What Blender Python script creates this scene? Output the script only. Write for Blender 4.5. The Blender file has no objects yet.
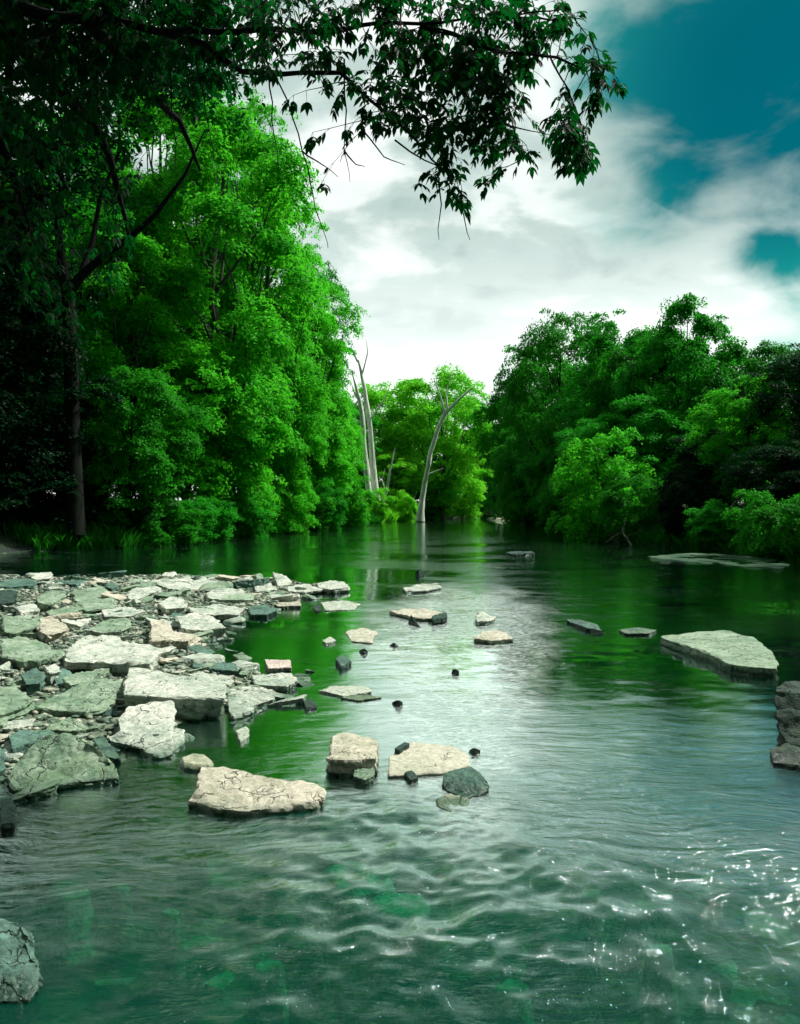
import bpy, bmesh, math, random
import numpy as np
from mathutils import Vector, noise

random.seed(7)
SC = bpy.context.scene
COL = SC.collection
F = 780.0; HZ = 508.0; CH = 1.5

def P(px, py, z=0.0):            # pixel of the photograph -> point on the level z
    Y = (CH - z) * F / (py - HZ)
    return Vector(((px - 400) * Y / F, Y, z))

def D(px, py, Y):                # pixel of the photograph -> point at depth Y
    return Vector(((px - 400) * Y / F, Y, CH + (HZ - py) * Y / F))

# ------------------------------------------------------------------ objects
def tag(o, label, cat, group=None, kind=None):
    if label: o['label'] = label
    if cat: o['category'] = cat
    if group: o['group'] = group
    if kind: o['kind'] = kind
    return o

def link(name, me, mats=(), parent=None, loc=(0, 0, 0)):
    o = bpy.data.objects.new(name, me)
    COL.objects.link(o)
    o.location = loc
    for m in (mats if isinstance(mats, (list, tuple)) else [mats]):
        if me and m and m.name not in [x.name for x in me.materials if x]: me.materials.append(m)
    if parent: o.parent = parent
    return o

def empty(name, loc):
    o = bpy.data.objects.new(name, None)
    o.empty_display_size = 0.3
    COL.objects.link(o); o.location = loc
    return o

def np_mesh(name, V, Fq, smooth=False):
    """mesh from arrays: V (n,3), Fq (m,k)"""
    me = bpy.data.meshes.new(name)
    n, (m, k) = len(V), Fq.shape
    me.vertices.add(n); me.vertices.foreach_set('co', np.asarray(V, np.float32).ravel())
    me.loops.add(m * k); me.loops.foreach_set('vertex_index', Fq.astype(np.int32).ravel())
    me.polygons.add(m)
    me.polygons.foreach_set('loop_start', np.arange(0, m * k, k, dtype=np.int32))
    me.polygons.foreach_set('loop_total', np.full(m, k, np.int32))
    if smooth: me.polygons.foreach_set('use_smooth', np.ones(m, bool))
    me.update(calc_edges=True); me.validate()
    return me

class Tubes:
    def __init__(s): s.v = []; s.f = []
    def add(s, pts, rad, n=7, wob=0.0):
        pts = [Vector(p) for p in pts]
        base = len(s.v); up = Vector((0.3, 0.2, 0.9)).normalized()
        ph = random.random() * 9
        for i, p in enumerate(pts):
            d = (pts[min(i + 1, len(pts) - 1)] - pts[max(i - 1, 0)])
            d = d.normalized() if d.length > 1e-6 else Vector((0, 0, 1))
            a = d.cross(up)
            if a.length < 1e-3: a = d.cross(Vector((1, 0, 0)))
            a.normalize(); b = d.cross(a)
            for k in range(n):
                t = 2 * math.pi * k / n
                r = rad[i] * (1 + wob * noise.noise(Vector((math.cos(t) * 1.3 + ph, math.sin(t) * 1.3, i * 0.45))))
                s.v.append(p + a * math.cos(t) * r + b * math.sin(t) * r)
        for i in range(len(pts) - 1):
            for k in range(n):
                s.f.append((base + i * n + k, base + i * n + (k + 1) % n, base + (i + 1) * n + (k + 1) % n, base + (i + 1) * n + k))
    def mesh(s, name):
        return np_mesh(name, np.array([tuple(v) for v in s.v]), np.array(s.f), smooth=True)

def curve(a, b, n=8, sag=0.0, wig=0.1, rnd=random):
    a = Vector(a); b = Vector(b); L = (b - a).length
    off = Vector((rnd.uniform(-9, 9), rnd.uniform(-9, 9), rnd.uniform(-9, 9)))
    out = []
    for i in range(n + 1):
        t = i / n
        p = a.lerp(b, t); w = math.sin(math.pi * t)
        p += Vector((noise.noise(off + Vector((t * 3, 0, 0))), noise.noise(off + Vector((0, t * 3, 5))), noise.noise(off + Vector((3, 0, t * 3))))) * wig * L * (w * 0.8 + 0.1 * (0 < i < n))
        p.z -= sag * L * w
        out.append(p)
    return out

# ------------------------------------------------------------------ materials
class NT:
    def __init__(s, name):
        s.m = bpy.data.materials.new(name); s.m.use_nodes = True
        s.t = s.m.node_tree; s.t.nodes.clear()
        s.out = s.n('ShaderNodeOutputMaterial')
    def n(s, typ, **kw):
        nd = s.t.nodes.new(typ)
        for k, v in kw.items():
            if k.startswith('i_'):
                key = k[2:]
                key = int(key) if key.isdigit() else key.replace('_', ' ')
                nd.inputs[key].default_value = v
            else: setattr(nd, k, v)
        return nd
    def l(s, a, b): s.t.links.new(a, b)
    def math(s, op, a, b=None, clamp=False):
        nd = s.n('ShaderNodeMath', operation=op); nd.use_clamp = clamp
        for i, x in enumerate((a, b)):
            if x is None: continue
            if isinstance(x, (int, float)): nd.inputs[i].default_value = x
            else: s.l(x, nd.inputs[i])
        return nd.outputs[0]
    def ramp(s, fac, stops, interp='LINEAR'):
        nd = s.n('ShaderNodeValToRGB'); nd.color_ramp.interpolation = interp
        e = nd.color_ramp.elements
        while len(e) < len(stops): e.new(0.5)
        for el, (p, c) in zip(e, stops):
            el.position = p
            el.color = (c, c, c, 1) if isinstance(c, (int, float)) else (*c, 1)
        s.l(fac, nd.inputs[0]); return nd.outputs[0]
    def mix(s, fac, a, b, blend='MIX'):
        nd = s.n('ShaderNodeMix', data_type='RGBA', blend_type=blend)
        for i, x in ((0, fac), (6, a), (7, b)):
            if isinstance(x, (int, float)): nd.inputs[i].default_value = x
            elif isinstance(x, tuple): nd.inputs[i].default_value = (*x, 1)
            else: s.l(x, nd.inputs[i])
        return nd.outputs[2]
    def noise(s, vec, scale, detail=4, rough=0.55, dist=0.0):
        nd = s.n('ShaderNodeTexNoise', i_Scale=scale, i_Detail=detail, i_Roughness=rough, i_Distortion=dist)
        if vec is not None: s.l(vec, nd.inputs['Vector'])
        return nd.outputs['Fac']
    def mapping(s, vec, scale=(1, 1, 1), rot=(0, 0, 0), loc=(0, 0, 0)):
        nd = s.n('ShaderNodeMapping'); s.l(vec, nd.inputs[0])
        nd.inputs['Scale'].default_value = scale; nd.inputs['Rotation'].default_value = rot; nd.inputs['Location'].default_value = loc
        return nd.outputs[0]
    def vmath(s, op, a, b):
        nd = s.n('ShaderNodeVectorMath', operation=op)
        for i, x in enumerate((a, b)):
            if isinstance(x, tuple): nd.inputs[i].default_value = x
            else: s.l(x, nd.inputs[i])
        return nd.outputs[0]

def leaf_mat(name, dark, light, trans, tw=0.4, rough=0.5):
    t = NT(name)
    geo = t.n('ShaderNodeNewGeometry'); oi = t.n('ShaderNodeObjectInfo')
    nz = t.noise(geo.outputs['Position'], 0.55, 3)
    nf = t.noise(geo.outputs['Position'], 9.0, 1)
    k = t.math('ADD', t.math('MULTIPLY', nz, 0.7), t.math('MULTIPLY', nf, 0.45))
    k = t.math('ADD', k, t.math('MULTIPLY', t.math('SUBTRACT', oi.outputs['Random'], 0.5), 0.22))
    c = t.ramp(k, [(0.38, dark), (0.75, light)])
    tc = t.mix(0.5, c, trans)
    b = t.n('ShaderNodeBsdfPrincipled', i_Roughness=rough); b.inputs['Specular IOR Level'].default_value = 0.04
    t.l(c, b.inputs['Base Color'])
    tr = t.n('ShaderNodeBsdfTranslucent'); t.l(tc, tr.inputs[0])
    mx = t.n('ShaderNodeMixShader'); mx.inputs[0].default_value = tw
    t.l(b.outputs[0], mx.inputs[1]); t.l(tr.outputs[0], mx.inputs[2]); t.l(mx.outputs[0], t.out.inputs[0])
    return t.m

LM = {
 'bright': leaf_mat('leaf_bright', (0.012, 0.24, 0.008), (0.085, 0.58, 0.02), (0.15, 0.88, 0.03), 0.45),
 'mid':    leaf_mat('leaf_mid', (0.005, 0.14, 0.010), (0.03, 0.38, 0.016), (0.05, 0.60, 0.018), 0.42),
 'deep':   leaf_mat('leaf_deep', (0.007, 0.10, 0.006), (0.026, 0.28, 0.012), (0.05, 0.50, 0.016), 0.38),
 'dark':   leaf_mat('leaf_shade_dark', (0.0006, 0.010, 0.003), (0.002, 0.038, 0.008), (0.003, 0.07, 0.010), 0.35),  # deep shade of the bank trees put into a near-black leaf colour
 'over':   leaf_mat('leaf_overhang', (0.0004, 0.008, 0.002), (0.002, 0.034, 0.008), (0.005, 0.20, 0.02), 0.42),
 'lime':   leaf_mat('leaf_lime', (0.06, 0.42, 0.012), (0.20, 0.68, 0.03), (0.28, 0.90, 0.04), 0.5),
 'grass':  leaf_mat('grass_blade', (0.006, 0.11, 0.010), (0.03, 0.28, 0.016), (0.04, 0.38, 0.016), 0.35),
}

def bark_mat(name, a, b, scale=6):
    t = NT(name)
    tc = t.n('ShaderNodeNewGeometry').outputs['Position']
    v = t.mapping(tc, (1, 1, 0.22))
    n1 = t.noise(v, scale, 6, 0.65, 0.6)
    c = t.ramp(n1, [(0.35, a), (0.68, b)])
    bs = t.n('ShaderNodeBsdfPrincipled', i_Roughness=0.95); bs.inputs['Specular IOR Level'].default_value = 0.1
    t.l(c, bs.inputs['Base Color'])
    bp = t.n('ShaderNodeBump', i_Strength=0.6, i_Distance=0.03); t.l(n1, bp.inputs['Height']); t.l(bp.outputs[0], bs.inputs['Normal'])
    t.l(bs.outputs[0], t.out.inputs[0]); return t.m
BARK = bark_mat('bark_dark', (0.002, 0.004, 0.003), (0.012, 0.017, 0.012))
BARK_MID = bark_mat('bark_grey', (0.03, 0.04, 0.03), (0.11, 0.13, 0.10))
DEAD = bark_mat('bare_deadwood', (0.30, 0.40, 0.32), (0.78, 0.82, 0.70), 4)

def rock_mat(name, c1, c2, crack=0.8, moss=0.2, wet=1.0, cscale=3.2):
    t = NT(name)
    tc = t.n('ShaderNodeTexCoord').outputs['Object']; oi = t.n('ShaderNodeObjectInfo')
    cx = t.n('ShaderNodeCombineXYZ')
    r = t.math('MULTIPLY', oi.outputs['Random'], 57.0)
    t.l(r, cx.inputs[0]); t.l(t.math('MULTIPLY', r, 1.7), cx.inputs[1]); t.l(r, cx.inputs[2])
    v = t.vmath('ADD', tc, cx.outputs[0])
    big = t.noise(v, 2.6, 5, 0.6, 0.3)
    fine = t.noise(v, 38, 5, 0.7)
    med = t.noise(v, 11, 6, 0.65, 0.5)
    c = t.ramp(t.math('ADD', t.math('MULTIPLY', big, 0.55), t.math('MULTIPLY', med, 0.45)), [(0.36, c2), (0.60, c1)])
    c = t.mix(t.ramp(fine, [(0.42, 0.45), (0.6, 0.0)]), c, tuple(x * 0.45 for x in c2), 'MIX')
    # green algae film
    ms = t.ramp(t.noise(v, 4.5, 5, 0.6, 0.8), [(0.50, 0.0), (0.66, 1.0)])
    c = t.mix(t.math('MULTIPLY', ms, moss), c, (0.10, 0.20, 0.08))
    # cracks: two sets of warped cell borders
    warp = t.n('ShaderNodeTexNoise', i_Scale=3.5, i_Detail=5.0); t.l(v, warp.inputs['Vector'])
    vw = t.vmath('ADD', t.mapping(v, (1, 1, 0.5)), t.vmath('MULTIPLY', warp.outputs['Color'], (0.42, 0.42, 0.42)))
    vo = t.n('ShaderNodeTexVoronoi', feature='DISTANCE_TO_EDGE', i_Scale=cscale); t.l(vw, vo.inputs['Vector'])
    gate = t.ramp(t.noise(v, 5.5, 3), [(0.47, 0.0), (0.60, 1.0)])
    ck = t.math('MULTIPLY', t.ramp(vo.outputs[0], [(0.0, 1.0), (0.018, 0.0)]), gate)
    vo2 = t.n('ShaderNodeTexVoronoi', feature='DISTANCE_TO_EDGE', i_Scale=cscale * 3.1); t.l(vw, vo2.inputs['Vector'])
    gate2 = t.ramp(t.noise(v, 8.0, 3), [(0.54, 0.0), (0.64, 0.7)])
    ck2 = t.math('MULTIPLY', t.ramp(vo2.outputs[0], [(0.0, 1.0), (0.05, 0.0)]), gate2)
    ckk = t.math('MULTIPLY', t.math('MAXIMUM', ck, ck2), crack)
    c = t.mix(ckk, c, (0.02, 0.035, 0.025))
    # wet foot near the waterline
    pz = t.n('ShaderNodeSeparateXYZ'); t.l(t.n('ShaderNodeNewGeometry').outputs['Position'], pz.inputs[0])
    zz = t.math('ADD', pz.outputs[2], t.math('MULTIPLY', t.math('SUBTRACT', med, 0.5), -0.10))
    wm = t.math('MULTIPLY', t.ramp(zz, [(0.012, 1.0), (0.052, 0.0)]), wet)
    c = t.mix(wm, c, t.mix(1.0, c, (0.16, 0.30, 0.22), 'MULTIPLY'))
    bs = t.n('ShaderNodeBsdfPrincipled')
    t.l(c, bs.inputs['Base Color'])
    t.l(t.math('SUBTRACT', 0.9, t.math('MULTIPLY', wm, 0.6)), bs.inputs['Roughness'])
    h = t.math('ADD', t.math('MULTIPLY', med, 1.0), t.math('MULTIPLY', fine, 0.35))
    h = t.math('SUBTRACT', h, t.math('MULTIPLY', ckk, 1.4))
    bp = t.n('ShaderNodeBump', i_Strength=0.9, i_Distance=0.02); t.l(h, bp.inputs['Height']); t.l(bp.outputs[0], bs.inputs['Normal'])
    t.l(bs.outputs[0], t.out.inputs[0]); return t.m

RM = {
 'pale':  rock_mat('limestone_pale', (0.66, 0.67, 0.58), (0.28, 0.38, 0.30), 0.85, 0.12),
 'cream': rock_mat('limestone_cream', (0.64, 0.60, 0.49), (0.38, 0.38, 0.28), 0.6, 0.15),
 'pink':  rock_mat('limestone_pink', (0.76, 0.66, 0.58), (0.50, 0.42, 0.36), 0.5, 0.05),
 'green': rock_mat('limestone_green', (0.36, 0.46, 0.33), (0.10, 0.20, 0.12), 0.85, 0.45),
 'teal':  rock_mat('slate_teal', (0.12, 0.24, 0.19), (0.025, 0.08, 0.06), 0.6, 0.3),
 'dark':  rock_mat('slate_wet_dark', (0.025, 0.09, 0.065), (0.004, 0.018, 0.014), 0.5, 0.1),
 'smooth': rock_mat('pebble_cream', (0.62, 0.60, 0.45), (0.42, 0.44, 0.30), 0.05, 0.2),
 'drown': rock_mat('drowned_stone', (0.55, 0.62, 0.45), (0.20, 0.28, 0.16), 0.4, 0.4, 0.0),
 'pale_low': rock_mat('limestone_awash_pale', (0.60, 0.64, 0.54), (0.34, 0.42, 0.32), 0.5, 0.15, 0.15),
 'cream_low': rock_mat('limestone_awash_cream', (0.64, 0.61, 0.50), (0.44, 0.45, 0.34), 0.4, 0.15, 0.15),
 'bank':  rock_mat('rock_near_black', (0.03, 0.07, 0.045), (0.006, 0.018, 0.012), 0.5, 0.2),  # near-black rock at the right edge
}

# ------------------------------------------------------------------ world: Nishita sky + cloud layer
SUN_DIR = Vector((0.72, 0.26, 1.05)).normalized()
W = bpy.data.worlds.new('World'); SC.world = W; W.use_nodes = True
class WT(NT):
    def __init__(s):
        s.t = W.node_tree; s.t.nodes.clear(); s.out = s.n('ShaderNodeOutputWorld')
w = WT()
el = math.asin(SUN_DIR.z); az = math.atan2(SUN_DIR.x, SUN_DIR.y)
sky = w.n('ShaderNodeTexSky', sky_type='NISHITA'); sky.sun_disc = False
sky.sun_elevation = el; sky.sun_rotation = az; sky.ozone_density = 3.0; sky.air_density = 1.2; sky.dust_density = 0.6
dirn = w.n('ShaderNodeTexCoord').outputs['Generated']
sp = w.n('ShaderNodeSeparateXYZ'); w.l(dirn, sp.inputs[0])
dz = w.math('ADD', w.math('MAXIMUM', sp.outputs[2], 0.0), 0.22)
cx = w.n('ShaderNodeCombineXYZ')
w.l(w.math('DIVIDE', sp.outputs[0], dz), cx.inputs[0]); w.l(w.math('DIVIDE', sp.outputs[1], dz), cx.inputs[1])
pl = cx.outputs[0]
n1 = w.noise(w.mapping(pl, (1.0, 1.25, 1), loc=(3.1, 0.4, 0)), 1.5, 5, 0.5, 0.25)
n2 = w.noise(w.mapping(pl, (1.0, 1.4, 1), loc=(1.7, 7.7, 2)), 3.4, 5, 0.55, 0.4)
def lobe(v, a, b):
    v = Vector(v).normalized()
    nd = w.n('ShaderNodeVectorMath', operation='DOT_PRODUCT'); w.l(dirn, nd.inputs[0]); nd.inputs[1].default_value = v
    return w.ramp(nd.outputs['Value'], [(a, 0.0), (b, 1.0)], 'EASE')
def dvec(px, py): return ((px - 400) / F, 1.0, (HZ - py) / F)
n3 = w.noise(w.mapping(dirn, (1, 1, 1.7), loc=(0.3, 0.1, 0.6)), 7.0, 6, 0.5, 0.35)
gap = lobe(dvec(765, 15), 0.970, 0.997)
gap = w.math('MAXIMUM', gap, w.math('MULTIPLY', lobe(dvec(860, 30), 0.972, 0.993), 1.0))
gap = w.math('MAXIMUM', gap, w.math('MULTIPLY', lobe(dvec(815, 235), 0.9930, 0.9998), 0.60))
gap = w.math('MAXIMUM', gap, w.math('MULTIPLY', lobe(dvec(640, 205), 0.9925, 0.9999), 0.34))
gap = w.math('MAXIMUM', gap, w.math('MULTIPLY', lobe(dvec(810, 335), 0.9975, 0.9998), 0.7))
blue = w.math('ADD', gap, w.math('MULTIPLY', w.math('SUBTRACT', n3, 0.5), 2.6))
blue = w.math('ADD', blue, w.math('MULTIPLY', w.math('SUBTRACT', n1, 0.5), -0.9))
blue = w.math('MULTIPLY', w.ramp(blue, [(0.10, 0.0), (1.15, 1.0)], 'EASE'), w.ramp(gap, [(0.02, 0.0), (0.35, 1.0)]))
shade = w.math('ADD', w.math('MULTIPLY', n1, 0.25), w.math('ADD', w.math('MULTIPLY', n2, 0.25), w.math('MULTIPLY', n3, 0.5)))
cloud = w.ramp(shade, [(0.36, (0.25, 0.36, 0.35)), (0.46, (0.44, 0.55, 0.52)), (0.54, (0.74, 0.81, 0.78)), (0.63, (0.96, 0.98, 0.96))], 'EASE')
low = w.ramp(sp.outputs[2], [(0.17, 1.0), (0.36, 0.0)], 'EASE')
cloud = w.mix(w.math('MULTIPLY', low, 0.55), cloud, (1.14, 1.20, 1.16))
# unseen sky behind the camera darkened, added to keep rock fronts in shade
back = w.ramp(w.math('ADD', w.math('MULTIPLY', sp.outputs[1], 0.5), 0.5), [(0.15, 0.0), (0.62, 1.0)], 'EASE')
cloud = w.mix(back, w.mix(1.0, cloud, (0.22, 0.25, 0.25), 'MULTIPLY'), cloud)
deep = lobe(dvec(800, 90), 0.95, 1.0)
skyc = w.mix(1.0, sky.outputs[0], w.mix(deep, (0.12, 1.35, 0.70), (0.0, 0.36, 0.30)), 'MULTIPLY')
bg1 = w.n('ShaderNodeBackground', i_Strength=0.085); w.l(skyc, bg1.inputs[0])
bg2 = w.n('ShaderNodeBackground', i_Strength=1.0); w.l(cloud, bg2.inputs[0])
mx = w.n('ShaderNodeMixShader'); w.l(blue, mx.inputs[0]); w.l(bg2.outputs[0], mx.inputs[1]); w.l(bg1.outputs[0], mx.inputs[2])
w.l(mx.outputs[0], w.out.inputs[0])

sl = bpy.data.lights.new('sun', 'SUN'); sl.energy = 5.0; sl.angle = math.radians(4); sl.color = (1.0, 0.96, 0.88)
so = bpy.data.objects.new('sun', sl); COL.objects.link(so)
so.rotation_euler = SUN_DIR.to_track_quat('Z', 'Y').to_euler(); so.location = SUN_DIR * 60

cam = bpy.data.cameras.new('camera'); co = bpy.data.objects.new('camera', cam); COL.objects.link(co)
co.location = (0, 0, CH); co.rotation_euler = (math.radians(90), 0, 0)
cam.sensor_fit = 'VERTICAL'; cam.sensor_height = 24; cam.lens = 24 * F / 1024
cam.shift_y = -4 / 1024; cam.clip_start = 0.05; cam.clip_end = 3000
SC.camera = co
vs = SC.view_settings; vs.view_transform = 'Standard'; vs.look = 'None'; vs.exposure = 0.35; vs.gamma = 1.0
SC.cycles.max_bounces = 5; SC.cycles.transparent_max_bounces = 6; SC.cycles.use_adaptive_sampling = True; SC.cycles.adaptive_threshold = 0.03; SC.cycles.use_denoising = True
SC.cycles.diffuse_bounces = 2; SC.cycles.glossy_bounces = 2; SC.cycles.caustics_reflective = False; SC.cycles.caustics_refractive = False; SC.cycles.sample_clamp_indirect = 4

# ------------------------------------------------------------------ terrain
LB = [(-60, -13), (0, -12), (14, -14.5), (21, -14.2), (26.6, -13.2), (29, -10.2), (39, -8.2), (58, -5.6), (78, -2.2), (90, 0.5), (104, 6), (114, 12), (118, 90), (400, 95)]
RB = [(-60, 13), (0, 12), (21.7, 11.6), (28, 10.8), (33, 9.9), (45, 10.6), (58, 12.2), (80, 15.5), (95, 17.5), (102, 20), (104, 100), (400, 110)]
LBy, LBx = zip(*LB); RBy, RBx = zip(*RB)
BAR = [P(*q) for q in ((-120, 576), (60, 577), (190, 576), (300, 582), (335, 588), (300, 606), (235, 618), (225, 640), (235, 660), (300, 672), (280, 705), (190, 735), (110, 752), (20, 800), (-120, 860))]
BARxy = np.array([(p.x, p.y) for p in BAR])
def poly_sd(x, y, poly):          # signed distance, positive inside
    d = np.full(np.shape(x), 1e9); ins = np.zeros(np.shape(x), bool); n = len(poly)
    for i in range(n):
        ax, ay = poly[i]; bx, by = poly[(i + 1) % n]
        ex, ey = bx - ax, by - ay
        t = np.clip(((x - ax) * ex + (y - ay) * ey) / (ex * ex + ey * ey), 0, 1)
        d = np.minimum(d, np.hypot(x - ax - t * ex, y - ay - t * ey))
        c = ((ay > y) != (by > y)) & (x < (bx - ax) * (y - ay) / (by - ay + 1e-12) + ax)
        ins ^= c
    return np.where(ins, d, -d)
def vnoise(x, y, s, seed=0):
    return np.array([noise.noise(Vector((a * s + seed, b * s, seed * 1.3))) for a, b in zip(x, y)])
def bank_d(x, y):                 # metres outside the channel (positive on land)
    return np.maximum(np.interp(y, LBy, LBx) - x, x - np.interp(y, RBy, RBx))
def ground_z(x, y):
    x = np.atleast_1d(np.asarray(x, float)); y = np.atleast_1d(np.asarray(y, float))
    d = bank_d(x, y) + vnoise(x, y, 0.35, 3) * 0.7
    bed = -0.30 - 0.16 * np.clip(-d / 4, 0, 1) + vnoise(x, y, 0.6, 9) * 0.10 + vnoise(x, y, 2.4, 5) * 0.04
    bar = np.clip((poly_sd(x, y, BARxy) + 0.5) / 0.9, 0, 1); bar = bar * bar * (3 - 2 * bar)
    bed = bed * (1 - bar) + bar * (0.035 + vnoise(x, y, 1.3, 2) * 0.05)
    land = 0.02 + 1.3 * (1 - np.exp(-np.clip(d, 0, None) / 2.2)) + 0.02 * np.clip(d, 0, 60) + vnoise(x, y, 0.2, 8) * 0.25 * np.clip(d / 3, 0, 1)
    k = np.clip((d + 0.8) / 0.9, 0, 1); k = k * k * (3 - 2 * k)
    return bed * (1 - k) + land * k
def axis(segs):
    out = []
    for a, b, s in segs: out += list(np.arange(a, b, s))
    return np.array(out + [segs[-1][1]])
gx = axis([(-900, -100, 80), (-100, -30, 5), (-30, -12, 0.5), (-12, 6, 0.12), (6, 22, 0.4), (22, 100, 5), (100, 900, 80)])
gy = axis([(-400, -40, 40), (-40, -2, 3), (-2, 1.6, 0.4), (1.6, 18, 0.12), (18, 60, 0.8), (60, 130, 2), (130, 1500, 60)])
X, Y = np.meshgrid(gx, gy); Z = ground_z(X.ravel(), Y.ravel())
def grid_faces(nx, ny):
    i = np.arange(ny - 1)[:, None] * nx + np.arange(nx - 1)[None, :]
    i = i.ravel(); return np.stack([i, i + 1, i + nx + 1, i + nx], 1)
gm = np_mesh('ground', np.stack([X.ravel(), Y.ravel(), Z], 1), grid_faces(len(gx), len(gy)), True)
t = NT('ground_earth_and_gravel')
pos = t.n('ShaderNodeNewGeometry').outputs['Position']
vo = t.n('ShaderNodeTexVoronoi', i_Scale=7.5, i_Randomness=1.0); t.l(t.vmath('ADD', pos, t.vmath('MULTIPLY', t.n('ShaderNodeTexNoise', i_Scale=5.0).outputs['Color'], (0.1, 0.1, 0.1))), vo.inputs['Vector'])
vd = t.n('ShaderNodeTexVoronoi', feature='DISTANCE_TO_EDGE', i_Scale=7.5); t.l(pos, vd.inputs['Vector'])
bw = t.n('ShaderNodeRGBToBW'); t.l(vo.outputs['Color'], bw.inputs[0])
stone = t.ramp(bw.outputs[0], [(0.2, (0.006, 0.03, 0.010)), (0.5, (0.03, 0.09, 0.03)), (0.74, (0.12, 0.22, 0.09)), (0.88, (0.60, 0.66, 0.42))])
stone = t.mix(t.ramp(t.noise(pos, 22, 6, 0.7), [(0.35, 0.75), (0.65, 0.0)]), stone, (0.01, 0.025, 0.012))
stone = t.mix(t.ramp(t.noise(pos, 0.8, 4), [(0.45, 0.65), (0.6, 0.0)]), stone, (0.01, 0.04, 0.018))
sep = t.n('ShaderNodeSeparateXYZ'); t.l(pos, sep.inputs[0])
gravel = t.mix(t.math('MULTIPLY', t.noise(pos, 14, 5, 0.7), t.math('LESS_THAN', sep.outputs[1], 19.3)), (0.006, 0.018, 0.010), (0.20, 0.27, 0.18))
dry = t.ramp(sep.outputs[2], [(-0.03, 0.0), (0.03, 1.0)])
dry.node.color_ramp.elements[0].position = 0.0
c = t.mix(t.math('MULTIPLY', t.math('ADD', sep.outputs[2], 0.06), 12.0, True), stone, gravel)
soil = t.mix(t.noise(pos, 1.4, 6, 0.7), (0.006, 0.02, 0.006), (0.02, 0.07, 0.012))
c = t.mix(t.math('MULTIPLY', t.math('SUBTRACT', sep.outputs[2], 0.14), 7.0, True), c, soil)
bs = t.n('ShaderNodeBsdfPrincipled', i_Roughness=0.9); t.l(c, bs.inputs['Base Color'])
bp = t.n('ShaderNodeBump', i_Strength=0.8, i_Distance=0.05)
t.l(t.math('ADD', t.math('MULTIPLY', vd.outputs[0], 1.0), t.math('MULTIPLY', t.noise(pos, 30, 5, 0.7), 0.3)), bp.inputs['Height']); t.l(bp.outputs[0], bs.inputs['Normal'])
t.l(bs.outputs[0], t.out.inputs[0])
tag(link('ground', gm, t.m), None, None, kind='structure')

# ------------------------------------------------------------------ water
wx = axis([(-110, -20, 6), (-20, -6, 0.35), (-6, -2.6, 0.08), (-2.6, 3.2, 0.02), (3.2, 7, 0.08), (7, 20, 0.35), (20, 120, 6)])
wy = axis([(-60, -2, 4), (-2, 1.7, 0.2), (1.7, 5.0, 0.02), (5.0, 9, 0.035), (9, 20, 0.1), (20, 60, 0.6), (60, 130, 3)])
X, Y = np.meshgrid(wx, wy)
m = (np.abs(X) < 8) & (Y > 0.5) & (Y < 30)
xs = X[m]; ys = Y[m]
zz = np.zeros(X.shape)
warp = vnoise(xs, ys, 0.9, 21) * 0.5
rap = np.exp(-(((xs - 0.15) / 0.7) ** 2 + ((ys - 2.9) / 0.8) ** 2)) + 0.55 * np.exp(-(((xs + 0.1) / 0.6) ** 2 + ((ys - 3.9) / 0.35) ** 2)) + 0.02 * np.exp(-(((xs - 1.6) / 1.2) ** 2 + ((ys - 4.3) / 1.5) ** 2))
fade = np.clip((8 - np.abs(xs)) / 3, 0, 1) * np.clip((30 - ys) / 15, 0, 1)
calm = 1 - 0.85 * np.exp(-(((xs + 2.0) / 1.3) ** 2 + ((ys - 9.5) / 3.0) ** 2))
h = vnoise(xs + warp * 0.6, ys * 1.6 - warp, 2.3, 4) * 0.010 + vnoise(xs + warp * .3, ys * 1.5 + warp, 6.5, 14) * (0.0045 + 0.004 * rap)
rid = 1 - np.abs(vnoise((xs * 1.0 + ys * 0.5 + warp * 0.5) * 1.3, (ys * 1.0 - xs * 0.5) * 0.5, 3.6, 31)) * 2.2
rid2 = 1 - np.abs(vnoise(xs * 0.9 + ys * 0.4, ys * 1.3 - xs * .5 + warp * .4, 9.0, 41)) * 2.0
h += rap * (rid * 0.014 + rid2 * 0.008)
zz[m] = h * fade * calm * np.clip(0.30 + rap * 1.1 + 0.5 * np.clip((3.4 - ys) / 1.0, 0, 1), 0, 1)
wm_ = np_mesh('river_water', np.stack([X.ravel(), Y.ravel(), zz.ravel()], 1), grid_faces(len(wx), len(wy)), True)
t = NT('river_water')
pos = t.n('ShaderNodeNewGeometry').outputs['Position']
sep = t.n('ShaderNodeSeparateXYZ'); t.l(pos, sep.inputs[0])
wn = t.n('ShaderNodeTexNoise', i_Scale=1.1, i_Detail=3.0); t.l(pos, wn.inputs['Vector'])
pv = t.vmath('ADD', pos, t.vmath('MULTIPLY', wn.outputs['Color'], (0.5, 0.5, 0.0)))
a = t.noise(t.mapping(pv, (0.55, 2.3, 1)), 3.6, 4, 0.6, 0.4)
b = t.noise(t.mapping(pv, (0.85, 1.5, 1), rot=(0, 0, 0.4)), 12, 6, 0.7, 1.3)
cc = t.noise(t.mapping(pos, (1.0, 1.5, 1)), 48, 3, 0.6, 0.4)
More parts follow.
